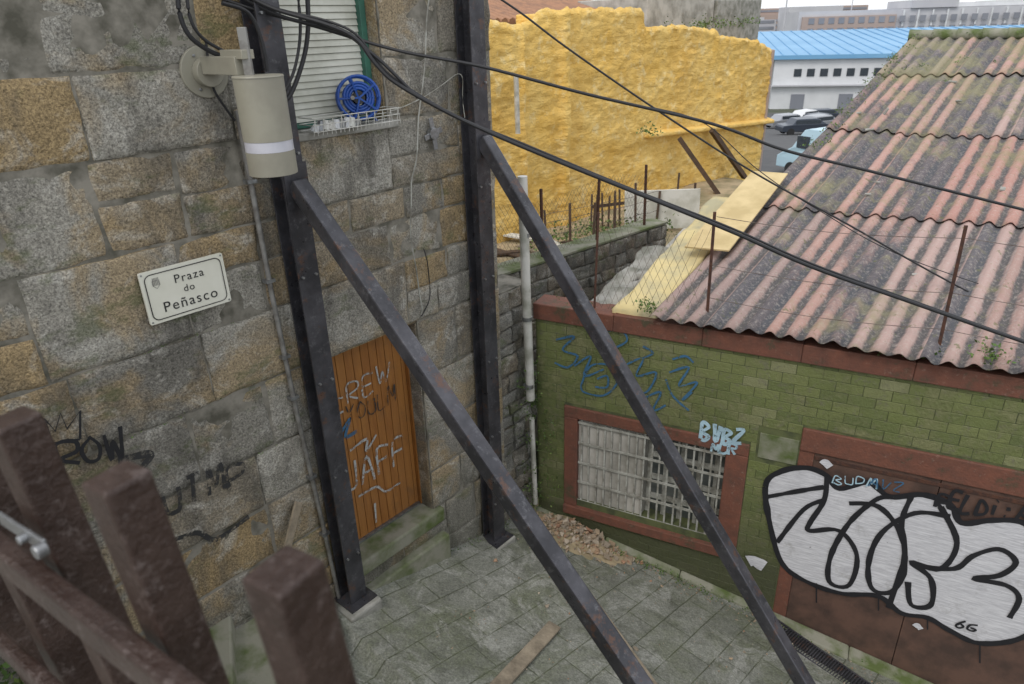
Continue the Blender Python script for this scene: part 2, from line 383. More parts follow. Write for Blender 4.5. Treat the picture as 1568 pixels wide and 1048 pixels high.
# ================================================================== STONE HOUSE
house=empty('stone_house')
mb=MB()
holes=[(.10,1.10,4.65,6.1),(.24,1.21,.86,2.92)]
courses(mb,W,[.6,1.02,1.45,1.93,2.40,2.95,3.47,4.11,4.66,5.12,5.72,6.3,6.9],-4.6,.14,[],.42,1.0,'granite')
courses(mb,W,[-.5,-.05,.40,.86,1.30,1.80,2.35,2.92],.14,2.31,holes,.4,.75,'granite')
block(mb,W,.14,1.12,2.92,3.50,'granite'); courses(mb,W,[2.92,3.22,3.50],1.12,2.31,[],.35,.6,'granite')
courses(mb,W,[3.50,3.86,4.12],.14,2.31,[],.35,.65,'granite')
block(mb,W,.14,1.08,4.12,4.65,'granite',off=.01); courses(mb,W,[4.12,4.65],1.08,2.31,[],.5,.8,'granite')
courses(mb,W,[4.65,5.10,5.62,6.1,6.5,6.9],.14,2.31,[(.10,1.10,4.65,6.1)],.45,.8,'granite')
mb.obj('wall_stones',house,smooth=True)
mb=MB()
for a0,a1,z0,z1 in [(-4.6,.10,-1,6.9),(.10,.24,-1,4.65),(.24,1.21,2.94,4.63),(1.21,2.30,-1,4.65),(.24,1.21,-1,.84),(1.10,2.30,4.65,6.9),(.10,1.10,6.1,6.9)]:
    mb.box(W,a0,a1,-.32,-.014,z0,z1,'mortar')
mb.obj('wall_core',house)
mb=MB()
mb.box(W,2.24,2.29,-6,-.33,-1,6.9,'rubble'); mb.box(W,-4.6,-4.3,-6,-.33,-1,6.9,'rubble'); mb.box(W,-4.6,2.29,-6.3,-6.01,-1,6.9,'rubble')
mb.obj('other_walls',house)
mb=MB()
mb.hexa([W(-4.8,.3,6.92),W(2.5,.3,6.92),W(2.5,-3.1,8.4),W(-4.8,-3.1,8.4),W(-4.8,.3,7.02),W(2.5,.3,7.02),W(2.5,-3.1,8.5),W(-4.8,-3.1,8.5)],'tile')
mb.hexa([W(-4.8,-3.11,8.4),W(2.5,-3.11,8.4),W(2.5,-6.6,6.92),W(-4.8,-6.6,6.92),W(-4.8,-3.11,8.5),W(2.5,-3.11,8.5),W(2.5,-6.6,7.02),W(-4.8,-6.6,7.02)],'tile')
mb.obj('roof',house)
mb=MB()
def reveal(a0,a1,z0,z1,d):
    mb.box(W,a1-.012,a1+.03,-d,-.03,z0,z1,'granite'); mb.box(W,a0-.03,a0+.012,-d,-.03,z0,z1,'granite'); mb.box(W,a0,a1,-d,-.03,z1-.012,z1+.03,'granite')
reveal(.24,1.21,.86,2.92,.3); reveal(.10,1.10,4.65,6.1,.3)
mb.obj('reveals',house)
mb=MB(); mb.box(W,.20,1.30,-.3,.05,.70,.86,'mossc'); mb.box(W,.22,1.30,-.02,.10,.1,.55,'mossc'); mb.obj('door_threshold',house,bev=.02)
mb=MB(); mb.box(W,.06,1.16,-.3,.05,4.60,4.655,'concrete'); mb.obj('window_sill',house,bev=.01)
mb=MB(); x=.27
while x<1.17:
    mb.box(W,x,min(x+.083,1.18),-.24,-.205+U(-.001,.001),.89,2.88,'door'); x+=.087
mb.box(W,.27,1.18,-.26,-.242,.89,2.88,'door')
mb.obj('wooden_door_leaf',house,bev=.005)
mb=MB(); mb.box(W,.252,.268,-.26,-.17,.87,2.91,'door'); mb.box(W,1.182,1.197,-.26,-.17,.87,2.91,'door'); mb.box(W,.27,1.18,-.26,-.17,2.882,2.91,'door'); mb.box(W,.27,1.18,-.26,-.18,.865,.888,'galv')
mb.tube([W(.36,-.203,1.85),W(.36,-.16,1.85)],.022,'galv',10); mb.box(W,.34,.38,-.204,-.198,1.72,1.92,'galv')
mb.obj('door_frame',house)
mb=MB(); D=Fr(W(0,-.203,0),dW,nW)
tag(mb,D,'CREW',D.px(508,640),D.px(598,572),.20,.017,'gs'); tag(mb,D,'YOULM',D.px(530,650),D.px(608,610),.16,.013,'gt',.013)
tag(mb,D,'JAFF',D.px(530,755),D.px(625,705),.30,.026,'gs'); ribbon(mb,D,pxs(D,[(535,690),(560,672),(560,690),(575,665)]),.024,'gs'); ribbon(mb,D,pxs(D,[(548,760),(575,745),(590,752),(612,738)]),.024,'gs')
ribbon(mb,D,pxs(D,[(573,770),(575,800)]),.022,'gs'); ribbon(mb,D,pxs(D,[(520,665),(535,640),(528,668),(545,660)]),.03,'gb')
mb.obj('door_graffiti',house)
mb=MB(); z=4.70
while z<6.05:
    mb.hexa([W(.13,-.20,z),W(1.03,-.20,z),W(1.03,-.165,z),W(.13,-.165,z),W(.13,-.20,z+.042),W(1.03,-.20,z+.042),W(1.03,-.178,z+.042),W(.13,-.178,z+.042)],'cream'); z+=.045
mb.obj('roller_shutter',house)
mb=MB(); mb.box(W,1.032,1.085,-.22,-.13,4.66,6.08,'teal'); mb.box(W,.112,.128,-.22,-.13,4.66,6.08,'teal'); mb.box(W,.13,1.03,-.22,-.14,4.66,4.695,'teal'); mb.obj('window_frame',house,bev=.004)
mb=MB()
for a in range(4):
    dx,dz=math.cos(a*math.pi/2+.2)*.10,math.sin(a*math.pi/2+.2)*.13
    mb.bar(W(1.53,.03,4.50),W(1.53+dx,.03,4.50+dz),.045,.012,'galv',up=nW)
mb.tube([W(1.53,0,4.5),W(1.53,.05,4.5)],.05,'galv',10)
mb.obj('wall_tie_plate',house,bev=.003)
mb=MB()
def wallwire(L,r,k,b=.03): 
    mb.tube([W(a,b+.01*math.sin(i),z) for i,(a,z) in enumerate(smoothpts(pxs(W,L),sub=5))],r,k,6)
wallwire([(652,-20),(650,40),(640,160),(632,250),(625,300),(628,380),(640,450),(642,480)],.006,'bars'); wallwire([(645,380),(655,430),(650,470),(640,483)],.005,'cable')
wallwire([(590,170),(640,150),(690,115),(700,125),(703,180)],.004,'bars',.06)
mb.obj('wall_wires',house,smooth=True)
mb=MB(); mb.tube([W(-.16,.035,4.85),W(-.15,.035,3.6),W(-.12,.035,2.6),W(-.06,.035,1.4),W(-.03,.035,.66)],.019,'conduit',10)
for z,a in ((4.4,-.155),(3.7,-.15),(3.1,-.135),(2.75,-.125),(2.0,-.09),(1.4,-.06)): mb.box(W,a-.035,a+.035,.0,.06,z-.012,z+.012,'galv')
mb.obj('conduit_pipe',None,smooth=True)
mb=MB(); a,b=W.px(452,765),W.px(418,845); mb.bar(W(a[0],.05,a[1]),W(b[0],.16,b[1]),.07,.02,'wood',up=nW); mb.obj('leaning_lath',None,bev=.003)
mb=MB(); Wg=Fr(W(0,.024,0),dW,nW)
tag(mb,Wg,'ROW',Wg.px(95,722),Wg.px(200,698),.18,.024,'gk'); ribbon(mb,Wg,pxs(Wg,[(122,672),(80,678),(66,640),(84,660),(92,632),(102,656),(122,628),(122,672)]),.016,'gk',sm=False)
ribbon(mb,Wg,pxs(Wg,[(180,705),(230,695),(215,725),(245,770)]),.05,'gt')
tag(mb,Wg,'UTMP',Wg.px(255,790),Wg.px(380,735),.20,.030,'gt',.012); ribbon(mb,Wg,pxs(Wg,[(210,790),(240,830),(300,815),(330,825),(380,790)]),.04,'gt')
mb.obj('wall_graffiti',house)
mb=MB(); z=-.5;zs=[z]
while z<2.75: z+=U(.13,.24); zs.append(min(z,2.84))
courses(mb,W,zs,2.315,2.86,[],.14,.32,'rubble',amp=.03,off=-.06,gap=.008,edge=.025,cell=.04)
mb.box(W,2.32,2.9,-.5,-.10,-1,2.80,'mortar')
mb.obj('rubble_wall',None,smooth=True)
# ================================================================== sign
sg=empty('street_name_sign')
mb=MB(); S=Fr(W(0,.03,0),dW,nW)
def rrect(a0,a1,z0,z1,r,n=5):
    p=[]
    for cx,cz,st in ((a1-r,z1-r,0),(a0+r,z1-r,90),(a0+r,z0+r,180),(a1-r,z0+r,270)):
        for i in range(n+1):
            t=math.radians(st+90*i/n); p.append((cx+r*math.cos(t),cz+r*math.sin(t)))
    return p
q=rrect(-1.0,-.455,3.645,3.985,.012); n=len(q)
mb.add([S(a,0,z) for a,z in q]+[S(a,.014,z) for a,z in q],[tuple(range(n)),tuple(range(n,2*n))]+[(i,(i+1)%n,n+(i+1)%n,n+i) for i in range(n)],'signw')
for a in (-.985,-.47):
    for z in (3.66,3.97): mb.tube([S(a,.014,z),S(a,.018,z)],.006,'galv',8)
mb.obj('plate',sg)
mb=MB(); q=rrect(-.975,-.48,3.668,3.962,.04); q.append(q[0]); ribbon(mb,S,q,.006,'black',.0165,sm=False)
cx,cz=-.91,3.90
ribbon(mb,S,[(cx-.022,cz+.02),(cx+.022,cz+.02),(cx+.022,cz-.01),(cx,cz-.032),(cx-.022,cz-.01),(cx-.022,cz+.02)],.003,'conduit',.017,sm=False)
for i in range(5): ribbon(mb,S,[(cx-.018+.009*i,cz-.012),(cx-.016+.008*i,cz+.038)],.004,'conduit',.019,sm=False)
mb.obj('border_and_crest',sg)
for txt,a,z,sz in (('Praza',-.70,3.87,.078),('do',-.715,3.80,.064),('Peñasco',-.72,3.705,.095)):
    cu=bpy.data.curves.new('lettering','FONT'); cu.body=txt; cu.size=sz; cu.align_x='CENTER'; cu.extrude=.0005; cu.materials.append(M['black']); cu.space_character=1.18
    o=bpy.data.objects.new('lettering',cu); bpy.context.collection.objects.link(o); o.parent=sg
    m=Matrix.Identity(4); m.col[0]=(*dW,0); m.col[1]=(0,0,1,0); m.col[2]=(*nW,0); m.col[3]=(*S(a,.0165,z),1); o.matrix_world=m
# ================================================================== wall lamp
lamp=empty('wall_lamp')
mb=MB(); pc=(-.32,5.09)
def disc(F,a,z,b0,b1,r,k,n=36): mb.tube([F(a,b0,z),F(a,b1,z)],r,k,n)
disc(W,pc[0],pc[1],.01,.035,.15,'lamp'); disc(W,pc[0],pc[1],.036,.10,.085,'lamp')
mb.bar(W(-.32,.10,5.13),W(-.30,.46,5.13),.11,.10,'lamp'); mb.bar(W(-.31,.30,5.19),W(-.30,.52,5.19),.08,.05,'lamp')
mb.bar(W(-.30,.50,5.05),W(-.30,.50,5.33),.05,.03,'conduit'); mb.bar(W(-.26,.46,5.06),W(-.26,.46,5.28),.02,.02,'galv')
for i in range(3): mb.tube([W(-.32+.11*math.cos(i*2.1),.035,5.09+.11*math.sin(i*2.1)),W(-.32+.11*math.cos(i*2.1),.045,5.09+.11*math.sin(i*2.1))],.01,'galv',8)
mb.obj('arm',lamp,smooth=True,bev=.006)
mb=MB(); cx,cn=-.285,.56
def cyl(z0,z1,r0,r1,k): mb.tube([W(cx,cn,z0),W(cx,cn,z1)],[r0,r1],k,48)
cyl(4.725,5.07,.140,.140,'lamp'); cyl(5.071,5.08,.144,.14,'lamp'); cyl(4.665,4.724,.138,.138,'diffuser'); cyl(4.53,4.664,.140,.140,'lamp')
mb.obj('body',lamp,smooth=True)
# ================================================================== steel columns + props
def hcol(name,s,zb,zt,wd=.17,dp=.17,off=.03):
    e=empty(name); mb=MB()
    mb.box(W,s-wd/2,s+wd/2,off,off+.012,zb,zt,'steel'); mb.box(W,s-wd/2,s+wd/2,off+dp-.012,off+dp,zb,zt,'steel'); mb.box(W,s-.005,s+.005,off+.0125,off+dp-.0125,zb,zt,'steel')
    mb.obj('h_section',e,bev=.002)
    mb=MB(); mb.box(W,s-.14,s+.14,.01,off+dp+.08,zb-.015,zb-.001,'steel')
    z=zb+.5
    while z<zt:
        for sx in (-1,1):
            mb.tube([W(s+sx*.055,off+dp,z),W(s+sx*.055,off+dp+.018,z)],.010,'galv',6)
        z+=.85
    mb.obj('base_plate_and_bolts',e); return e
hcol('steel_column',.07,.66,6.8); hcol('steel_column',1.94,.12,6.8)
mb=MB(); mb.box(W,-.12,.22,-.02,.33,.3,.645,'concrete'); mb.box(W,1.78,2.10,-.02,.30,-.2,.105,'concrete'); mb.obj('column_footings',None,bev=.02)
def prop(s,z0,z1,n1):
    e=empty('steel_prop'); mb=MB(); p=W(s,.21,z0); q=W(s,n1,z1)
    mb.bar(p,q,.115,.115,'steel',up=Vector((0,0,1))); mb.obj('box_section',e,bev=.012)
    mb=MB(); d=(q-p).normalized(); mb.box(W,s-.09,s+.09,.202,.214,z0-.16,z0+.14,'steel')
    mb.bar(p+d*.12+Vector((0,0,-.12)),p+d*.12+Vector((0,0,-.11)),.01,.12,'steel')
    zz=zg(s,n1)
    mb.box(W,s-.14,s+.14,n1-.15,n1+.15,zz,zz+.02,'steel'); mb.obj('plates',e)
    mb=MB(); mb.box(W,s-.22,s+.22,n1-.25,n1+.25,zz-.25,zz+.0,'concrete'); mb.obj('foot',e,bev=.02)
n1=4.10; prop(.08,4.36,4.36-.935*(n1-.21),n1)
n2=4.25; prop(1.94,4.42,4.42-1.225*(n2-.21),n2)
# ================================================================== GREEN WALL BUILDING (G)
gb=empty('green_brick_building')
GE=9.0
wh=(.36,2.36,-.02,1.43)
mb=MB(); z=-1.5;row=0
while z<2.41:
    z1=min(z+.102,2.415); a=.03-(row%2)*.115
    while a<GE:
        a0=max(a,.03); a1=min(a+.23,GE)
        segs=[(a0,a1)]
        for h in ((wh[0],wh[1],wh[2],wh[3]),(2.81,GE,-2,1.745),(2.42,2.82,1.30,1.60)):
            if h[2]<z1-.01 and h[3]>z+.01:
                ns=[]
                for c in segs:
                    if h[0]>=c[1] or h[1]<=c[0]: ns.append(c)
                    else:
                        if h[0]-c[0]>.02: ns.append((c[0],h[0]))
                        if c[1]-h[1]>.02: ns.append((h[1],c[1]))
                segs=ns
        for c in segs:
            j=U(-.004,.002); t0=U(0,.002); mb.box(G,c[0]+U(.001,.004),c[1]-U(.001,.004),-.03,-.001+j,z+.001+t0,z1-.001-t0,'green')
        a+=.23
    z=z1+ (0 if z1<2.41 else 1); row+=1
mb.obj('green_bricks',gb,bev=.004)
mb=MB()
for a0,a1,z0,z1 in [(.02,.50,-1.8,2.5),(.50,2.16,1.29,2.5),(.50,2.16,-1.8,.18),(2.16,2.83,-1.8,2.5),(2.83,GE,1.5,2.5)]:
    mb.box(G,a0,a1,-.25,-.006,z0,z1,'grout')
mb.obj('wall_core',gb)
mb=MB()
seg=0.
while seg<GE:
    mb.box(G,seg+.0005,min(seg+.9,GE)-.0005,-.28,.03+U(-.003,.003),2.418,2.60+U(-.006,.006),'red'); seg+=.9
mb.box(G,.362,2.358,-.05,.02,1.29,1.428,'red'); mb.box(G,.362,.52,-.05,.018,.10,1.288,'red'); mb.box(G,2.14,2.358,-.05,.018,.10,1.288,'red'); mb.box(G,.362,2.358,-.05,.05,-.02,.098,'red')
mb.box(G,2.812,GE,-.05,.02,1.50,1.743,'red'); mb.box(G,2.812,2.95,-.05,.0,-1.6,1.498,'red')
mb.obj('red_trim',gb,bev=.010)
mb=MB(); mb.box(G,2.44,2.80,-.05,.004,1.31,1.59,'mossc'); mb.obj('patched_render',gb,bev=.004)
mb=MB(); mb.box(G,2.952,4.0,-.05,-.004,-1.6,1.498,'brown'); mb.box(G,4.006,5.1,-.05,-.004,-1.6,1.498,'brown'); mb.box(G,5.106,GE,-.05,-.006,-1.6,1.498,'brown')
mb.box(G,2.96,4.9,-.003,.004,1.42,1.46,'rust'); 
mb.obj('brown_doors',gb,bev=.004)
mb=MB(); mb.box(G,.52,2.14,-.22,-.20,.10,1.29,'dglass')
mb.obj('window_glass',gb)
mb=MB()
for i in range(18):
    a=.56+i*(1.54/17); mb.bar(G(a,-.03,.13),G(a+U(-.012,.012),-.03,1.27),.018,.018,'bars'); 
for i in range(5): z=.17+i*.265; mb.box(G,.525,2.135,-.022,-.012,z-.014,z+.014,'bars')
for i in range(9): a=.6+i*.18; mb.box(G,a-.02,a+.02,-.19,-.15,.12,1.27,'bars')
for z in (.13,.40,.66,.95,1.24): mb.box(G,.53,2.13,-.192,-.152,z-.025,z+.025,'bars')
mb.obj('window_bars',gb)
mb=MB(); Gg=Fr(G(0,.004,0),dG,nG)
outline=[(1172,745),(1195,722),(1235,716),(1266,728),(1285,748),(1330,738),(1362,760),(1412,757),(1455,772),(1472,800),(1520,796),(1570,802),(1605,850),(1600,930),(1565,975),(1500,984),(1455,965),(1420,945),(1380,938),(1345,912),(1290,908),(1240,892),(1200,865),(1182,815)]
ol=smoothpts(pxs(Gg,outline),True,5)[:-1]
me_v=[Gg(a,.003,z) for a,z in ol]; mb.add(me_v,[tuple(range(len(me_v)))],'gw')
mb.obj('throw_up_fill',gb)
mb=MB()
ribbon(mb,Gg,pxs(Gg,outline),.055,'gk',.006,closed=True)
for L in ([(1266,728),(1262,765),(1240,800),(1240,812),(1285,812),(1312,850),(1300,895),(1270,890),(1272,850),(1300,800),(1340,765),(1362,760)],
 [(1300,770),(1345,775),(1378,815),(1385,870),(1365,905),(1335,900),(1330,860),(1350,815),(1400,785),(1455,790)],
 [(1395,760),(1380,800),(1385,850),(1360,930)],[(1440,775),(1465,830),(1440,870),(1395,860),(1425,885),(1425,925),(1395,925),(1390,890)],
 [(1400,865),(1460,870),(1490,850),(1530,840),(1555,860),(1530,880),(1490,885),(1540,895),(1560,915),(1545,945)],[(1175,760),(1230,750),(1262,745)],[(1190,830),(1230,780),(1262,765)]):
    ribbon(mb,Gg,pxs(Gg,L),.048,'gk',.009)
for u,v,l in ((1250,892,30),(1345,912,22),(1500,984,30),(1420,945,18)): ribbon(mb,Gg,pxs(Gg,[(u,v),(u,v+l)]),.012,'gk',.012,sm=False)
tag(mb,Gg,'66',Gg.px(1462,958),Gg.px(1500,968),.09,.02,'gk',.012)
tag(mb,Gg,'RELDI:A',Gg.px(1432,775),Gg.px(1575,800),.17,.030,'gk',.010)
for L in ([(852,520),(880,515),(862,535),(885,545),(870,562),(850,555)],[(880,560),(905,545),(895,575),(925,565)],[(915,510),(950,505),(960,522),(935,535)],[(890,590),(905,560),(935,560),(945,585),(925,605),(895,600),(890,590)],[(915,580),(930,575),(930,592),(912,592)],[(955,560),(985,548),(975,575),(1005,570),(990,600),(965,595)],[(985,610),(1012,600),(1000,628),(1020,620)],[(985,530),(1000,540),(985,548)],[(1030,550),(1050,545),(1062,555)],[(1025,570),(1055,562),(1040,590),(1068,585),(1045,612),(1060,600)],[(1020,580),(1030,605),(1055,628)]):
    ribbon(mb,Gg,pxs(Gg,L),.022,'gb',.01)
tag(mb,Gg,'BVBZ',Gg.px(1073,672),Gg.px(1140,680),.17,.040,'gl',.02); tag(mb,Gg,'MUR',Gg.px(1090,690),Gg.px(1130,695),.12,.025,'gl',.024)
tag(mb,Gg,'BUDM',Gg.px(1275,738),Gg.px(1345,745),.1,.012,'gl',.012); tag(mb,Gg,'AVZ',Gg.px(1330,742),Gg.px(1385,752),.1,.012,'gb',.013)
for u,v,w in ((1265,712,.06),(1158,862,.14),(1405,960,.05),(1330,700,.03)):
    a,z=Gg.px(u,v); ribbon(mb,Gg,[(a-w*.6,z),(a-w*.2,z+.03),(a+w*.2,z+.01),(a+w*.6,z-.01)],w,'gw',.008)
mb.obj('graffiti_lines',gb)
# corrugated roof
A0=Vector((1.456,6.34,2.69)); e2=Vector((5.6,6.65,2.22)).normalized(); e1=dG.copy()
rn=e1.cross(e2).normalized(); 
if rn.z<0: rn=-rn
rows=[(-.12,2.5),(2.36,4.85),(4.7,7.15),(7.0,9.0)]
vs=[];fs=[];H=[];T=[];DK=[];UP=[]
pitch=.177; SEG=8
tints=[R() for _ in range(80)]
for ri,(v0,v1) in enumerate(rows):
    nu=int(8.6/pitch*SEG); nv=12; o=len(vs)
    darks=[R() for _ in range(80)]
    for j in range(nv+1):
        v=v0+(v1-v0)*j/nv
        for i in range(nu+1):
            u=-.05+i*pitch/SEG; ph=2*math.pi*u/pitch; h=math.cos(ph)
            k=int((u+.05)/pitch); sheet=int((u+.05)/(pitch*5))
            vv=v+(.06*noise.noise(Vector((sheet*3.3,ri*7.7,0))) +.03*noise.noise(Vector((u*9,ri,3))) if j==0 else 0)
            sag=.04*noise.noise(Vector((u*.5,v*.4,2)))+.012*noise.noise(Vector((sheet*5.1,ri*3.1,1)))
            lift=(.028*(1-j/nv)) 
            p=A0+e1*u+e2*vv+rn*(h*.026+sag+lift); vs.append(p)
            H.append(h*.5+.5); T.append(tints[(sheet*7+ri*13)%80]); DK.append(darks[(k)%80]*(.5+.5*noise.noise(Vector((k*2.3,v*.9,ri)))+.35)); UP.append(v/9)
    for j in range(nv):
        for i in range(nu): a=o+j*(nu+1)+i; fs.append((a,a+1,a+nu+2,a+nu+1))
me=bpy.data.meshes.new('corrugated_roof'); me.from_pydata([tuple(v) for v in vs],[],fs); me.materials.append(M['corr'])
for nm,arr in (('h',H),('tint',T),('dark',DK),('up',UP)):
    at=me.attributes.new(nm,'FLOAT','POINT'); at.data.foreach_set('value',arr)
me.polygons.foreach_set('use_smooth',[True]*len(me.polygons))
o=bpy.data.objects.new('corrugated_roof',me); bpy.context.collection.objects.link(o); o.parent=gb
sm=o.modifiers.new('s','SOLIDIFY'); sm.thickness=.008
mb=MB()
def rp(u,v,dz=0): 
    p=A0+e1*u+e2*v; return Vector((p.x,p.y,p.z+dz))
def low(p,z): return Vector((p.x,p.y,z))
for (p,q) in ((rp(.12,.25,-.08),rp(.12,8.95,-.08)),(rp(.12,8.95,-.08),rp(8.4,8.95,-.08)),(rp(8.4,.25,-.08),rp(8.4,8.95,-.08))):
    d=(q-p).normalized(); x=Vector((-d.y,d.x,0)).normalized()*.12
    mb.hexa([low(p-x,-1.5),low(q-x,-1.5),low(q+x,-1.5),low(p+x,-1.5),p-x,q-x,q+x,p+x],'plaster')
mb.obj('side_walls',gb)
mb=MB(); 
p,q=rp(-.1,9.0,.03),rp(8.5,9.0,.03); 
N=24
for i in range(N):
    a=p.lerp(q,i/N);b=p.lerp(q,(i+1.05)/N); mb.tube([a,b],[.10,.085],'mossc',10)
back=Vector((e2.x,e2.y,-e2.z))
mb.hexa([p+Vector((0,0,-.12)),q+Vector((0,0,-.12)),q+back*5+Vector((0,0,-.12)),p+back*5+Vector((0,0,-.12)),p+Vector((0,0,-.06)),q+Vector((0,0,-.06)),q+back*5+Vector((0,0,-.06)),p+back*5+Vector((0,0,-.06))],'tile')
mb.obj('ridge_and_back_slope',gb,smooth=True)
# broken tile bits and stones lying on the roof
mb=MB()
for i in range(26):
    p=rp(U(0,5),U(.2,8.8),.04); s=U(.02,.06); mb.bar(p,p+Vector((U(-1,1),U(-1,1),.1)).normalized()*s*2,s,.02,'concrete',up=rn)
mb.obj('roof_litter',gb,bev=.004)
wf=empty('wire_fence'); mb=MB()
rods=[(1.80,3.70),(3.75,3.76),(5.7,3.7),(7.6,3.7)]
for g,zt in rods: mb.bar(G(g,-.12,2.6),G(g-.02,-.12,zt),.025,.025,'rust')
mb.obj('rods',wf)
mb=MB()
for i in range(len(rods)-1):
    (a,za),(b,zb)=rods[i],rods[i+1]
    for t in (.25,.55,.98):
        mb.tube([G(a+(b-a)*k/8,-.12,2.6+(1.08)*t-.05*math.sin(math.pi*k/8)) for k in range(9)],.003,'wire',5)
mb.obj('strands',wf)
# ================================================================== things left of the roof
def slab(name,u0,u1,v0,v1,drop,k,skew=0,rough=.05):
    mb=MB(); na,nb=18,24; vs=[];fs=[]
    for j in range(nb+1):
        for i in range(na+1):
            u=u0+(u1-u0)*i/na+skew*j/nb; v=v0+(v1-v0)*j/nb
            vs.append(A0+e1*u+e2*v-rn*drop + rn*rough*noise.fractal(Vector((u*3,v*3,4)),1,2,3))
    for j in range(nb):
        for i in range(na): a=j*(na+1)+i; fs.append((a,a+1,a+na+2,a+na+1))
    mb.add(vs,fs,k); o=mb.obj(name,None,smooth=True); sm=o.modifiers.new('s','SOLIDIFY'); sm.thickness=.25
    sm.offset=0; return o
slab('foam_covered_lean_to_roof',-.50,-.04,.02,2.6,.16,'pfoam',skew=-.1)
slab('concrete_coping_slab',-.86,-.53,.02,1.5,.30,'concrete',skew=-.05,rough=.08)
mb=MB(); q=[rp(-.95,.05,-.5),rp(-.1,.05,-.3),rp(-.2,2.7,-.4),rp(-1.0,2.7,-.5)]
mb.hexa([low(x,-.5) for x in q]+q,'plaster'); mb.obj('lean_to_wall',None,bev=.02)
mb=MB(); c=[hit(u,v,A0+rn*.12,rn) for u,v in ((1048,380),(1116,386),(1206,268),(1152,264))]
mb.hexa([x for x in c]+[x+rn*.02 for x in c],'ply'); mb.obj('plywood_sheet',None,bev=.003)
B=Fr((.10,8.59,0),(.749,.663,0),(.663,-.749,0))
mb=MB(); z=0;zs=[0]
while z<2.3: z+=U(.14,.24); zs.append(min(z,2.4))
courses(mb,B,zs,-.9,3.2,[],.2,.45,'rubble',amp=.03,off=0,edge=.025,cell=.07)
mb.box(B,-.9,3.2,-.35,-.03,-.5,2.37,'mortar')
mb.box(B,-.9,3.2,-.37,-.0,2.40,2.43,'mossc')
mb.obj('stone_boundary_wall',None,smooth=True)
cf=empty('chain_link_fence'); mb=MB()
for a in (-.5,.6,1.7,2.8): mb.bar(B(a,-.15,2.4),B(a+U(-.05,.05),-.15,3.35),.03,.03,'rust')
mb.obj('posts',cf)
mb=MB(); st=.075; z0,z1=2.45,3.25
n=int(3.4/st)
for i in range(n):
    for sgn in (1,-1):
        pts=[]; a=-.5+i*st
        for k in range(9):
            z=z0+(z1-z0)*k/8; aa=a+sgn*(z-z0)*.7
            if -.5<=aa<=2.9: pts.append(B(aa,-.15+.03*noise.noise(Vector((aa*3,z*3,0))),z-.06*math.sin(aa*2.5)*(k/8)))
        if len(pts)>1: mb.tube(pts,.0018,'wire',4,False)
mb.obj('mesh',cf)
nf=empty('sagging_wire_netting'); mb=MB()
na0,na1=G(.65,-.10,2.6),G(1.78,-.12,2.62); 
for i in range(16):
    for sgn in (1,-1):
        pts=[]
        for k in range(9):
            t=(i+sgn*k*.6)/15
            if 0<=t<=1: p=na0.lerp(na1,t); pts.append(p+Vector((0,0,(.95)*k/8-.12*math.sin(t*3.1)*(k/8)+.02*noise.noise(Vector((t*6,k,0))))))
        if len(pts)>1: mb.tube(pts,.0015,'wire',4,False)
mb.obj('mesh',nf)
mb=MB(); mb.bar(na0,na0+Vector((.02,0,1.0)),.02,.02,'rust'); mb.obj('rod',nf)
# ================================================================== white pipes
mb=MB(); mb.tube([W(2.60,.08,3.98),W(2.62,.08,2.9),W(2.66,.08,1.52)],.048,'pvc',16)
for z in (3.4,2.5,1.7): mb.tube([W(2.63,.08,z-.02),W(2.63,.08,z+.02)],.056,'galv',16)
mb.tube([W(2.70,.06,1.25),W(2.74,.06,.05)],.03,'pvc',12); mb.obj('drain_pipe',None,smooth=True)
# ================================================================== YELLOW WALL
Y0=Vector((-.24,17.23,.0)); dY=Vector((10.18,9.4,0)).normalized(); nY=Vector((dY.y,-dY.x,0)); Yf=Fr(Y0,dY,nY)
prof=[Yf.px(u,v) for u,v in ((752,30),(790,38),(820,30),(828,14),(905,12),(985,12),(989,42),(1040,38),(1100,46),(1103,54),(1160,62),(1183,74))]
prof=[(-6,prof[0][1])]+prof
def top(a):
    for (x0,z0),(x1,z1) in zip(prof,prof[1:]):
        if x0<=a<=x1: return z0+(z1-z0)*(a-x0)/(x1-x0)
    return prof[-1][1]
aE=prof[-1][0]
yb=empty('yellow_foam_building'); mb=MB(); vs=[];fs=[]; na,nz=300,130
a_l=[-6+(aE+6)*i/na for i in range(na+1)]
for j in range(nz+1):
    for a in a_l:
        zt=top(a); z=-2.2+(zt+2.2)*j/nz
        rd=1-abs(noise.noise(Vector((a*1.6,z*2.4,5))))*2
        d=.06*noise.fractal(Vector((a*.7,z*1.0,3)),1,2,5)+.03*rd*rd+.028*noise.noise(Vector((a*4,z*7,9)))+.018*noise.noise(Vector((a*11,z*13,2)))
        pil=.18*math.exp(-((a-2.35)/.16)**4)+.10*math.exp(-((a+.1-1.0)/.08)**2)
        edge=-.08*max(0,1-(nz-j)/1.5)
        vs.append(Yf(a,d+pil+edge,z+.06*noise.fractal(Vector((a*3.5,7,0)),1,2,3)*(j/nz)))
for j in range(nz):
    for i in range(na): k=j*(na+1)+i; fs.append((k,k+1,k+na+2,k+na+1))
mb.add(vs,fs,'foam'); mb.obj('foam_coated_wall',yb,smooth=True)
mb=MB(); 
for i in range(60):
    a0=-6+(aE+6)*i/60; a1=-6+(aE+6)*(i+1)/60; zt=min(top(a0+.01),top(a1-.01))-.10
    mb.box(Yf,a0,a1,-.9,-.16,-2.5,zt,'foam')
mb.box(Yf,aE-.02,aE+.12,-.9,.05,-2.5,prof[-1][1]-.05,'farb')
l0=Yf.px(985,205);l1=Yf.px(1178,183)
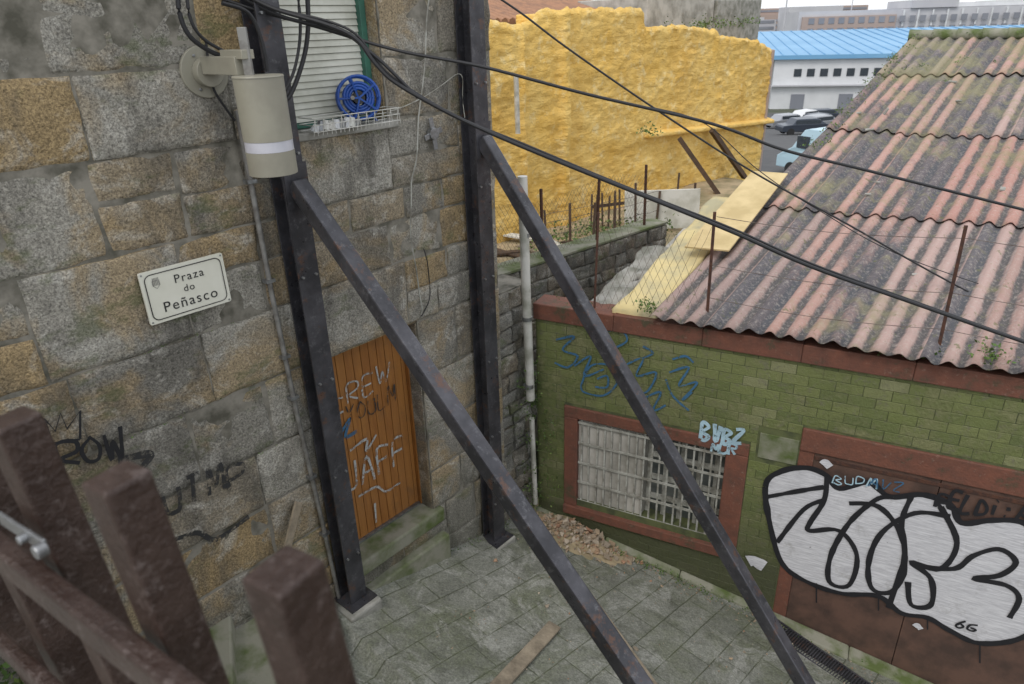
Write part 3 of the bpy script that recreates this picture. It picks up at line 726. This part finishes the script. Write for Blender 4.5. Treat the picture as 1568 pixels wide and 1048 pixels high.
mb.hexa([Yf(l0[0],-.1,l0[1]-.12),Yf(l1[0],-.1,l1[1]-.12),Yf(l1[0],.22,l1[1]-.12),Yf(l0[0],.22,l0[1]-.12),Yf(l0[0],-.1,l0[1]+.08),Yf(l1[0],-.1,l1[1]+.08),Yf(l1[0],.22,l1[1]),Yf(l0[0],.22,l0[1])],'foam')
mb.obj('wall_core_and_ledge',yb,bev=.04)
mb=MB(); p=[Yf.px(u,v,.3) for u,v in ((790,115),(793,205))]; mb.tube([Yf(p[0][0],.3,p[0][1]),Yf(p[1][0],.3,p[1][1])],.06,'pvc',10); mb.obj('downpipe',yb)
mb=MB()
for u0,v0,u1,v1 in ((1040,212,1100,298),(1090,200,1140,272)):
    a=Yf.px(u0,v0,.3); g=hit(u1,v1,(0,0,.3),Vector((0,0,1))); mb.bar(Yf(a[0],.3,a[1]),g,.16,.14,'dwood')
mb.obj('timber_shores',yb)
mb=MB()
q=[Yf.px(u,v,-1.2) for u,v in ((992,-4),(1095,-4),(1098,-6),(1163,0))]
mb.box(Yf,q[0][0],q[1][0],-4,-1.2,-2,q[0][1]+.0,'plaster'); mb.box(Yf,q[1][0]+.03,q[3][0],-4,-1.1,-2,q[3][1],'concrete')
mb.obj('weathered_plaster_building',None,bev=.03)
mb=MB(); q=[Yf.px(u,v,-2.5) for u,v in ((755,14),(845,2))]
for i in range(26):
    a=q[0][0]-1+i*.28; mb.tube([Yf(a,-2.2,q[0][1]-.35),Yf(a,-5,q[0][1]+.35)],.13,'tile',8)
mb.box(Yf,q[0][0]-3,q[0][0]+6.3,-5.2,-2.6,-2,q[0][1]-.3,'plaster')
mb.obj('tiled_roof_house',None)
mb=MB(); z3=Vector((0,0,1))
c=[hit(u,v,(0,0,.4),z3) for u,v in ((955,352),(1068,352))]
mb.bar(c[0]+Vector((0,0,.5)),c[1]+Vector((0,0,.55)),.05,1.0,'white'); mb.obj('white_board_panel',None,bev=.01)
wp=empty('wooden_picket_fence'); mb=MB()
c=[hit(u,v,(0,0,.35),z3) for u,v in ((905,352),(957,345))]
for i in range(7): p=c[0].lerp(c[1],i/6); mb.bar(p,p+Vector((U(-.04,.04),0,U(.8,1.0))),.10,.04,'dwood')
mb.bar(c[0]+Vector((0,0,.6)),c[1]+Vector((0,0,.6)),.04,.08,'dwood'); mb.obj('pickets',wp)
lf=empty('lot_fence'); mb=MB(); c=[hit(u,v,(0,0,.3),z3) for u,v in ((800,410),(1060,345))]
for i in range(9):
    p=c[0].lerp(c[1],i/8); mb.bar(p,p+Vector((U(-.06,.06),U(-.05,.05),U(1.1,1.5))),.05,.05,'dwood')
for z in (.3,.6,.9,1.1):
    mb.tube([c[0].lerp(c[1],k/24)+Vector((0,0,z+.05*noise.noise(Vector((k*.7,z,0))))) for k in range(25)],.006,'wire',4)
mb.obj('posts_and_wires',lf)
mb=MB()
for i in range(16):
    p=hit(U(790,1000),U(365,410),(0,0,.36),z3); d=Vector((U(-1,1),U(-1,1),U(0,.15))).normalized(); mb.bar(p,p+d*U(.5,1.6),U(.08,.3),.04,random.choice(['wood','dwood','concrete','white','wood']))
mb.obj('scrap_boards_pile',None)
# ================================================================== GROUND
mb=MB(); vs=[];fs=[];ns,nn=70,60
for j in range(nn+1):
    for i in range(ns+1):
        s=-3.6+8.6*i/ns; n=-.05+6.2*j/nn
        z=.62-.12*n-.27*s
        z+=.018*noise.noise(Vector((s*1.2,n*1.2,0)))
        if s<-.2: z-=.12
        vs.append(W(s,n,z))
for j in range(nn):
    for i in range(ns): k=j*(ns+1)+i; fs.append((k,k+1,k+ns+2,k+ns+1))
mb.add(vs,fs,'ground'); mb.obj('plaza_paving',None,smooth=True)
st=empty('stone_steps')
for k in range(9):
    mb=MB(); s0=-.10-.42*k; sk=-.55; zt=.66+.17*(k+1)
    L=3.2
    def e(n,s=s0): return s+sk*n
    mb.hexa([W(e(0),-.02,zt-1.5),W(e(0)-4,-.02,zt-1.5),W(e(L)-4,L,zt-1.5),W(e(L),L,zt-1.5),W(e(0),-.02,zt),W(e(0)-4-k*.01,-.02,zt),W(e(L)-4-k*.01,L,zt-.12*L*.5),W(e(L),L,zt-.12*L*.5)],'mossc')
    mb.obj('tread',st,bev=.02)
def onG(p,dz=.012):
    x=p-P0; return Vector((p.x,p.y,zg(x.dot(dW),x.dot(nW))+dz))
def rock(mb,p,sz,k):
    vs=[p+Vector((U(-1,1),U(-1,1),U(-.6,.9)))*sz for _ in range(9)]
    bm=bmesh.new(); [bm.verts.new(v) for v in vs]
    bmesh.ops.convex_hull(bm,input=bm.verts); bm.verts.ensure_lookup_table(); bm.verts.index_update()
    fs=[tuple(v.index for v in f.verts) for f in bm.faces]; vv=[v.co.copy() for v in bm.verts]; bm.free()
    mb.add(vv,fs,k)
mb=MB()
cD=hit(880,815,gP,gN)
for i in range(1500):
    r=random.gauss(0,.32); r2=random.gauss(0,.17)
    p=cD+dG*(r+.03)+nG*(r2); q=p-P0; gn=(p-C0).dot(nG)
    if q.dot(nW)<.05 or gn<.06: continue
    hgt=max(0,.16*math.exp(-(r*r*4+r2*r2*10))); p=onG(p,hgt*R())
    rock(mb,p,U(.008,.03)*(1 if R()<.88 else 2.1),'debris')
vs=[];fs=[];N=20
for j in range(N+1):
    for i in range(N+1):
        x=-.8+1.6*i/N; y=-.42+.84*j/N; p=cD+dG*x+nG*y
        hh=.12*math.exp(-(x*x*4+y*y*12))*(1+.5*noise.noise(p*6))-.015+.02*noise.noise(p*9)
        vs.append(onG(p,hh))
for j in range(N):
    for i in range(N): k=j*(N+1)+i; fs.append((k,k+1,k+N+2,k+N+1))
mb.add(vs,fs,'dirt')
mb.obj('rubble_pile',None)
mb=MB()
for i in range(520):
    g=U(0,4.2); b=abs(random.gauss(0,.12))+.10 if R()<.55 else U(0,2.8); p=G(g,b,0); q=p-P0; s_,n_=q.dot(dW),q.dot(nW)
    if s_<.3 or n_<.1: continue
    rock(mb,onG(p,.006),U(.004,.012) if R()<.96 else U(.02,.035),'debris')
mb.obj('gravel_scatter',None)
def plank(a,b,w,t=.03):
    mb=MB(); p=hit(*a,gP,gN)+gN*.035; q=hit(*b,gP,gN)+gN*.035; mb.bar(p,q,w,t,'wood',up=gN); mb.obj('timber_plank',None,bev=.004)
plank((848,962),(735,1085),.13); plank((896,912),(1030,1100),.10)
gt=empty('drain_grate'); mb=MB(); p=G(2.78,.16,0);q=G(3.9,.62,0)
p,q=onG(p,.022),onG(q,.022); d=(q-p).normalized(); sd=d.cross(Vector((0,0,1))).normalized()
for s in (-.1,.1): mb.bar(p+sd*s,q+sd*s,.02,.02,'steel')
for i in range(46): c=p.lerp(q,(i+.5)/46); mb.bar(c-sd*.09,c+sd*.09,.010,.015,'steel')
mb.obj('bars',gt)
mb=MB(); c0,c1=p-Vector((0,0,.012)),q-Vector((0,0,.012)); mb.add([c0-sd*.1,c0+sd*.1,c1+sd*.1,c1-sd*.1],[(0,1,2,3)],'black'); mb.obj('pit_shade_sheet',gt)  # flat black sheet standing in for the shade below the bars
mb=MB(); a=0
def kz(g,b): x=G(g,b,0)-P0; return zg(x.dot(dW),x.dot(nW))
while a<8:
    w=.9; b1=.08 if a<2.6 else .17
    mb.hexa([G(a,0,kz(a,0)-.2),G(a+w-.002,0,kz(a+w,0)-.2),G(a+w-.002,b1,kz(a+w,b1)-.2),G(a,b1,kz(a,b1)-.2),G(a,0,kz(a,0)+.09),G(a+w-.002,0,kz(a+w,0)+.09),G(a+w-.002,b1,kz(a+w,b1)+.03),G(a,b1,kz(a,b1)+.03)],'mossc'); a+=w
mb.obj('mossy_kerb',None,bev=.02)
mb=MB(); vs=[];fs=[];N=40
for j in range(N+1):
    for i in range(N+1):
        a=-8+24*i/N; b=.4+(16)*j/N; p=B(a,-b,0); z=.3+.15*noise.noise(p*.5)-max(0,p.y-24)*.12
        vs.append((p.x,p.y,z))
for j in range(N):
    for i in range(N): k=j*(N+1)+i; fs.append((k,k+1,k+N+2,k+N+1))
mb.add(vs,fs,'dirt'); mb.obj('lot_ground',None,smooth=True)
ys=[-60,-5,10,24,34,43,60,80,110,160,300,600,1500,4000]; zt=[-2,-2,-2,-2,-2,-2,-4,-6,-8,-8,-8,-8,-8,-8]
mb=MB(); xs=[-4000,-1000,-200,-60,0,30,60,100,200,1000,4000]
vs=[(x,y,z) for y,z in zip(ys,zt) for x in xs]; n=len(xs)
mb.add(vs,[(j*n+i,j*n+i+1,(j+1)*n+i+1,(j+1)*n+i) for j in range(len(ys)-1) for i in range(n-1)],'terrain'); mb.obj('terrain',None)
mb=MB(); mb.add([(4,34,-1.98),(60,34,-1.98),(60,43,-1.98),(4,43,-1.98),(60,60,-3.96),(4,60,-3.96),(60,80,-5.96),(4,80,-5.96),(60,110,-7.96),(4,110,-7.96)],[(0,1,2,3),(3,2,4,5),(5,4,6,7),(7,6,8,9)],'asphalt'); mb.obj('car_park_asphalt',None)
# ================================================================== distant buildings
wb=empty('blue_roof_warehouse'); X=Fr((42,116,-8),(.97,-.24,0),(-.24,-.97,0))
mb=MB(); mb.box(X,0,24,-40,0,0,7.6,'ware'); mb.obj('walls',wb)
mb=MB(); mb.hexa([X(-8,.6,7.3),X(60,.6,7.3),X(60,-45,9.9),X(-8,-45,9.9),X(-8,.6,7.9),X(60,.6,7.9),X(60,-45,10.6),X(-8,-45,10.6)],'bluer')
for i in range(33):
    a=-7+i*2; mb.hexa([X(a,.4,7.9),X(a+.12,.4,7.9),X(a+.12,-44.5,10.6),X(a,-44.5,10.6),X(a,.4,8.02),X(a+.12,.4,8.02),X(a+.12,-44.5,10.72),X(a,-44.5,10.72)],'bluer')
mb.obj('roof',wb)
mb=MB()
for i in range(9): mb.box(X,3+i*1.9,4.1+i*1.9,.02,.1,4.8,5.9,'glass')
for i in range(3): mb.box(X,3+i*7,5+i*7,.02,.1,0,2.2,'farw')
mb.box(X,-.5,24,.02,.8,3.4,3.6,'farg')
mb.obj('windows',wb)
mb=MB(); mb.box(X,24.1,60,-42,-3,0,7.2,'farg'); mb.obj('annex_walls',wb)
ob=empty('distant_office_block'); X=Fr((105,250,-8),(1,-.12,0),(-.12,-1,0))
mb=MB(); mb.box(X,-8,130,-24,0,0,14.6,'farg'); mb.box(X,-7,22,.05,.8,4,13,'farb'); mb.box(X,26,40,-20,.8,14.7,17,'farg'); mb.box(X,40.5,130,-20,-4,14.7,16,'ware')
for i in range(24): mb.box(X,24+i*4.4,24.5+i*4.4,.05,.5,3,14.2,'ware')
mb.obj('walls',ob)
mb=MB()
for r in range(3):
    for i in range(44): mb.box(X,-5+i*3.1,-3.2+i*3.1,.85,.95,4.6+r*3.1,6.4+r*3.1,'farw')
mb.obj('windows',ob)
mb=MB()
random.seed(21)
for i in range(90):
    x=U(-120,520); y=U(330,800); h=U(8,19); w=U(12,35); Q=Fr((x,y,-8),(1,0,0),(0,-1,0)); mb.box(Q,0,w,-15,0,0,h,random.choice(['farg','farb','ware','farg']))
    if R()<.7: 
        for r in range(int(h/3)): mb.box(Q,1,w-1,.05,.3,1.5+r*3,2.8+r*3,'farw')
for i in range(10):
    x=U(70,160); y=U(175,235); h=U(5,9); w=U(10,22); Q=Fr((x,y,-8),(1,0,0),(0,-1,0)); mb.box(Q,0,w,-12,0,0,h,random.choice(['farg','ware','farb','bluer']))
mb.obj('distant_town_buildings',None)
mb=MB(); 
for x,y in ((98,300),(118,260),(70,190)): mb.tube([(x,y,-8),(x,y,11)],.18,'farg',6)
mb.obj('distant_light_masts',None)
def car(name,pos,ang,L,Wd,Ht,k,van=False):
    e=empty(name); c,s=math.cos(ang),math.sin(ang); X=Fr(pos,(c,s,0),(-s,c,0)); mb=MB()
    pr=[(0,.35),(0,.8*Ht*.65),(.02*L,.62*Ht),(.20*L,.66*Ht),(.30*L,Ht*.98),(.75*L,Ht),(.92*L,.68*Ht),(L,.62*Ht),(L,.35)] if not van else [(0,.35),(0,.9),(.05*L,1.05),(.17*L,Ht*.6),(.27*L,Ht*.97),(.32*L,Ht),(.98*L,Ht),(L,Ht*.95),(L,.35)]
    n=len(pr); w=Wd/2
    mb.add([X(a,-w*(.86 if z>Ht*.8 else 1),z) for a,z in pr]+[X(a,w*(.86 if z>Ht*.8 else 1),z) for a,z in pr],[tuple(range(n)),tuple(range(n,2*n))]+[(i,(i+1)%n,n+(i+1)%n,n+i) for i in range(n)],k); mb.obj('body',e,bev=.04)
    mb=MB()
    for sg in (-1,1):
        a0,a1=(.25*L,.8*L) if not van else (.2*L,.36*L)
        z0,z1=(.68*Ht,.92*Ht) if not van else (.6*Ht,.85*Ht)
        mb.box(X,a0+.1,a1,sg*w*.97-.03,sg*w*.97+.03,z0,z1,'glass')
    if van: mb.hexa([X(.175*L,-w*.8,Ht*.62),X(.175*L,w*.8,Ht*.62),X(.20*L,w*.8,Ht*.62),X(.20*L,-w*.8,Ht*.62),X(.255*L,-w*.75,Ht*.93),X(.255*L,w*.75,Ht*.93),X(.28*L,w*.75,Ht*.93),X(.28*L,-w*.75,Ht*.93)],'glass')
    mb.obj('windows',e)
    mb=MB()
    for a in (.18*L,.8*L):
        for sg in (-1,1): mb.tube([X(a,sg*(w-.2),.33),X(a,sg*(w+.01),.33)],.33,'tyre',16)
    mb.obj('wheels',e)
car('parked_van',(14.6,36.6,-1.97),math.radians(-60),5,2,2.3,'vanp',True)
def zt_(y):
    for i in range(len(ys)-1):
        if ys[i]<=y<=ys[i+1]: return zt[i]+(zt[i+1]-zt[i])*(y-ys[i])/(ys[i+1]-ys[i])
for x,y,k in ((25,66,'carp'),(28.5,70,'carr'),(31,76,'carp'),(29,80,'carr'),(34,86,'ware'),(37,90,'carp')):
    car('parked_car',(x,y,zt_(y)+.03),math.radians(U(0,40)),4.3,1.8,1.45,k)
# ================================================================== hose reel + basket on the sill
hr=empty('hose_reel'); mb=MB(); H=W(.83,.0,4.84)
ax=(nW*.8-dW*.5+Vector((0,0,.1))).normalized()
def ring(c,ax,r,t,k,n=28):
    x=ax.cross(Vector((0,0,1))).normalized(); y=ax.cross(x)
    pts=[c+(x*math.cos(2*math.pi*i/n)+y*math.sin(2*math.pi*i/n))*r for i in range(n+1)]
    mb.tube(pts,t,k,8,False)
x=ax.cross(Vector((0,0,1))).normalized(); y=ax.cross(x)
for off in (-.06,.06):
    ring(H+ax*off,ax,.15,.011,'blue')
    for i in range(5): a=i*2*math.pi/5; mb.bar(H+ax*off,H+ax*off+(x*math.cos(a)+y*math.sin(a))*.15,.03,.012,'blue')
mb.tube([H-ax*.07,H+ax*.07],.045,'black',14)
for l in range(5):
    for r in (.065,.085,.105): ring(H+ax*(-.045+.0225*l),ax,r,.0115,'blue',20)
mb.tube([H+ax*.07+x*.05,H+ax*.12+x*.05],.015,'conduit',8); mb.tube([H-Vector((0,0,.17))+x*.12,H+Vector((0,0,0)),H-Vector((0,0,.17))-x*.12],.01,'blue',6)
mb.obj('reel_and_hose',hr,smooth=True)
wbk=empty('wire_basket'); mb=MB()
for z in (4.665,4.71,4.755):
    q=[W(.30,.0,z),W(.30,.16,z),W(1.08,.16,z),W(1.08,.0,z),W(.30,.0,z)]; mb.tube(q,.0035,'pvc',5)
for i in range(22): a=.30+.78*i/21; mb.tube([W(a,.16,4.64),W(a+.02*(-1)**i,.165,4.76)],.0025,'pvc',4)
mb.obj('wires',wbk)
mb=MB()
for i in range(9): a=.36+i*.045; mb.tube([W(a,.08,4.66),W(a+.02,.09+U(-.02,.02),4.70+U(0,.03))],[.035,.02],random.choice(['white','ware','galv','pvc']),8)
mb.obj('contents',wbk,smooth=True)
# ================================================================== overhead cables
def cable(name,L,r,y0=4.9,k=0.0,mat='cable',sub=8):
    mb=MB(); pts=[]
    P=Vector((0,y0,0)); N=Vector((k,1,0)).normalized()
    for u,v in L: pts.append(tuple(hit(u,v,P,N)))
    mb.tube([Vector(p) for p in smoothpts(pts,sub=sub)],r,mat,8); mb.obj(name,None,smooth=True)
c2=[(372,-10),(420,14),(500,38),(545,60),(575,98),(610,130),(700,180),(800,225),(960,290),(1120,355),(1240,408),(1400,465),(1600,535),(1800,600)]
cable('overhead_cable',c2,.013,4.7); cable('overhead_cable',[(u,v-4+3*math.sin(u*.02)) for u,v in c2],.008,4.73)
cable('overhead_cable',[(300,-15),(400,18),(480,40),(610,78),(740,103),(900,145),(1090,190),(1200,230),(1330,262),(1600,330),(1800,385)],.010,4.75)
cable('overhead_cable',[(350,-15),(430,25),(520,48),(560,75),(590,100),(640,150)],.011,4.72)
cable('overhead_cable',[(745,-15),(800,22),(870,75),(1000,165),(1150,262),(1300,345),(1450,430),(1700,560)],.008,6.0)
cable('overhead_cable',[(1000,165),(1080,190),(1160,260),(1250,320),(1400,400),(1700,500)],.004,6.05)
mb=MB()
def wl(L,r,b): mb.tube([W(a,b,z) for a,z in smoothpts(pxs(W,L,b),sub=6)],r,'cable',8)
wl([(272,-20),(275,20),(290,55),(320,78),(350,90)],.014,.2); wl([(285,-20),(292,30),(312,60),(345,80)],.010,.22); wl([(470,-20),(472,40),(465,90),(445,145),(425,160)],.015,.25); wl([(455,-20),(460,50),(450,110),(430,150)],.01,.27)
wl([(315,60),(325,130),(345,165),(360,185)],.008,.05); wl([(340,5),(380,20),(400,60),(410,110)],.012,.3)
mb.obj('hanging_cable_loop',None,smooth=True)
# ================================================================== railing
rl=empty('brown_railing'); RD=Vector((-.83,.56,0)).normalized(); R0=Vector((-.29,.67,0))
nn_=Vector((-RD.y,RD.x,0)); nn_=nn_ if nn_.y<0 else -nn_
tilt=Vector((.08,-.02,-1)).normalized()
mb=MB()
for m in (0,.375,.71,1.06,1.4):
    p=R0+RD*m; p.z=4.70; q=p+tilt*1.05; mb.bar(p,q,.074,.074,'rail',up=RD)
mb.obj('posts',rl,bev=.006)
mb=MB(); 
for z,w,o_ in ((4.40,.055,.062),(3.98,.045,.058)):
    a=R0+RD*(-.02)+nn_*o_; b=R0+RD*1.9+nn_*o_; a.z=b.z=z; mb.bar(a,b,w*.7,w*1.2,'rail')
mb.obj('rails',rl,bev=.008)
mb=MB(); p=R0+RD*.66; p.z=4.50
q0=p+nn_*.05-RD*.06; q1=p+nn_*.055+RD*.10
mb.bar(q0,q1,.008,.03,'galv'); mb.tube([q0,q0+nn_*.02],.014,'galv',10); mb.tube([p+nn_*.05,p+nn_*.07],.010,'galv',6); mb.obj('clamp',rl,bev=.003)
mb=MB(); a=R0-RD*4+nn_*.12; b=R0+RD*4+nn_*.12
a2=a+nn_*6;b2=b+nn_*6
mb.hexa([low(a,3.0),low(b,3.0),low(b2,3.0),low(a2,3.0),low(a,3.66),low(b,3.66),low(b2,3.66),low(a2,3.66)],'concrete'); mb.obj('upper_terrace',None)
mb=MB(); T=Fr((a.x,a.y,0),RD,-nn_); courses(mb,T,[-1.2,-.7,-.2,.3,.8,1.3,1.8,2.3,2.95],0,8,[],.4,.8,'granite',off=-.1,cell=.1); mb.obj('retaining_wall',None)
# ================================================================== vegetation
mb=MB()
for u,v,n,r in ((1392,545,60,.10),(1420,547,70,.10),(1510,552,160,.15),(1525,560,110,.13),(1000,478,60,.10),(1350,540,30,.07),(985,472,50,.10)):
    a,z=G.px(u,v,-.05); leaves(mb,G(a,-.05,z),r,n,.035)
for i in range(30): leaves(mb,G(U(.1,4.5),U(-.2,-.05),2.6),.03,5,.018)
mb.obj('weed_tufts',None)
mb=MB()
for i in range(54):
    z=U(-.1,2.0); leaves(mb,W(2.72+U(-.14,.1),.03,z),.09,16,.028)
for i in range(40): g=U(.05,.3); leaves(mb,G(g,.02,U(-.1,1.6)),.06,8,.026)
mb.obj('ivy',None)
mb=MB()
for i in range(100):
    g=abs(random.gauss(0,1))*1.6; p=onG(G(g,.10+abs(random.gauss(0,.05)),0)); leaves(mb,p,.05,10,.022)
for i in range(45): p=onG(W(U(.2,2.3),U(.0,.1),0)); leaves(mb,p,.04,6,.018)
for i in range(30): z=random.choice([2.40,2.95,3.47]); leaves(mb,W(U(-1.4,-.3),.02,z),.02,4,.012)
mb.obj('ground_weeds',None)
mb=MB()
for i in range(110):
    k=U(0,8.2); v=8.95 if R()<.6 else U(6.5,8.9); p=rp(k,v,.04); leaves(mb,p,.08,12,.03,.5)
for i in range(60): v=U(4,9); p=rp(U(-.05,.15),v,.05); leaves(mb,p,.08,10,.03,.5)
mb.obj('roof_moss',None)
mb=MB()
for i in range(14): p=Yf(U(8,13),U(-1.2,-.4),0); p.z=top(9)+U(-.1,.1); leaves(mb,p,.3,40,.08)
a,z=Yf.px(995,207,.4); leaves(mb,Yf(a,.4,z),.35,80,.09)
for u,v in ((930,358),(860,372),(900,365),(1010,360),(830,385),(970,358)): p=hit(u,v,(0,0,.35),z3); leaves(mb,p,.5,140,.09)
mb.obj('yard_shrubs',None)
mb=MB()
p=hit(10,1040,(0,0,2.0),z3)
for i in range(18): leaves(mb,p+Vector((U(-.5,.15),U(-.3,.4),U(-.5,.1))),.25,60,.05)
mb.obj('leafy_bush',None)
# ================================================================== camera, light, world
cd=bpy.data.cameras.new('camera'); cam=bpy.data.objects.new('camera',cd); bpy.context.collection.objects.link(cam); bpy.context.scene.camera=cam
cd.sensor_width=36; cd.lens=F_/1568*36; cd.clip_start=.05; cd.clip_end=6000
Rv=Vector((1,0,0));Uv=Vector((0,sT,cT));Fv=Vector((0,cT,-sT))
r=(Rv-.03*Uv).normalized();u=(Uv+.03*Rv).normalized()
m=Matrix.Identity(4); m.col[0]=(*r,0);m.col[1]=(*u,0);m.col[2]=(*(-Fv),0);m.col[3]=(*CAM,1); cam.matrix_world=m
cd.dof.use_dof=True; cd.dof.focus_distance=6.0; cd.dof.aperture_fstop=3.2
sc=bpy.context.scene
w=bpy.data.worlds.new('World'); sc.world=w; w.use_nodes=True; nt=w.node_tree; bg=nt.nodes['Background']
sky=nt.nodes.new('ShaderNodeTexSky'); sky.sky_type='NISHITA'; sky.sun_disc=False
el,az=math.radians(52),math.radians(215)
sky.sun_elevation=el; sky.sun_rotation=az; sky.dust_density=2; sky.air_density=1
mx=nt.nodes.new('ShaderNodeMix'); mx.data_type='RGBA'; mx.inputs[0].default_value=.8; mx.inputs[7].default_value=(8.6,8.8,9.1,1)
nt.links.new(sky.outputs[0],mx.inputs[6]); nt.links.new(mx.outputs[2],bg.inputs[0]); bg.inputs[1].default_value=.15
ld=bpy.data.lights.new('sun','SUN'); ld.energy=1.3; ld.angle=math.radians(20); ld.color=(1,.96,.9)
lo=bpy.data.objects.new('sun',ld); bpy.context.collection.objects.link(lo)
sd=Vector((math.sin(az)*math.cos(el),math.cos(az)*math.cos(el),math.sin(el)))
lo.rotation_euler=sd.to_track_quat('Z','Y').to_euler(); lo.location=(0,0,30)
sc.view_settings.view_transform='Standard'; sc.view_settings.look='None'; sc.view_settings.exposure=0
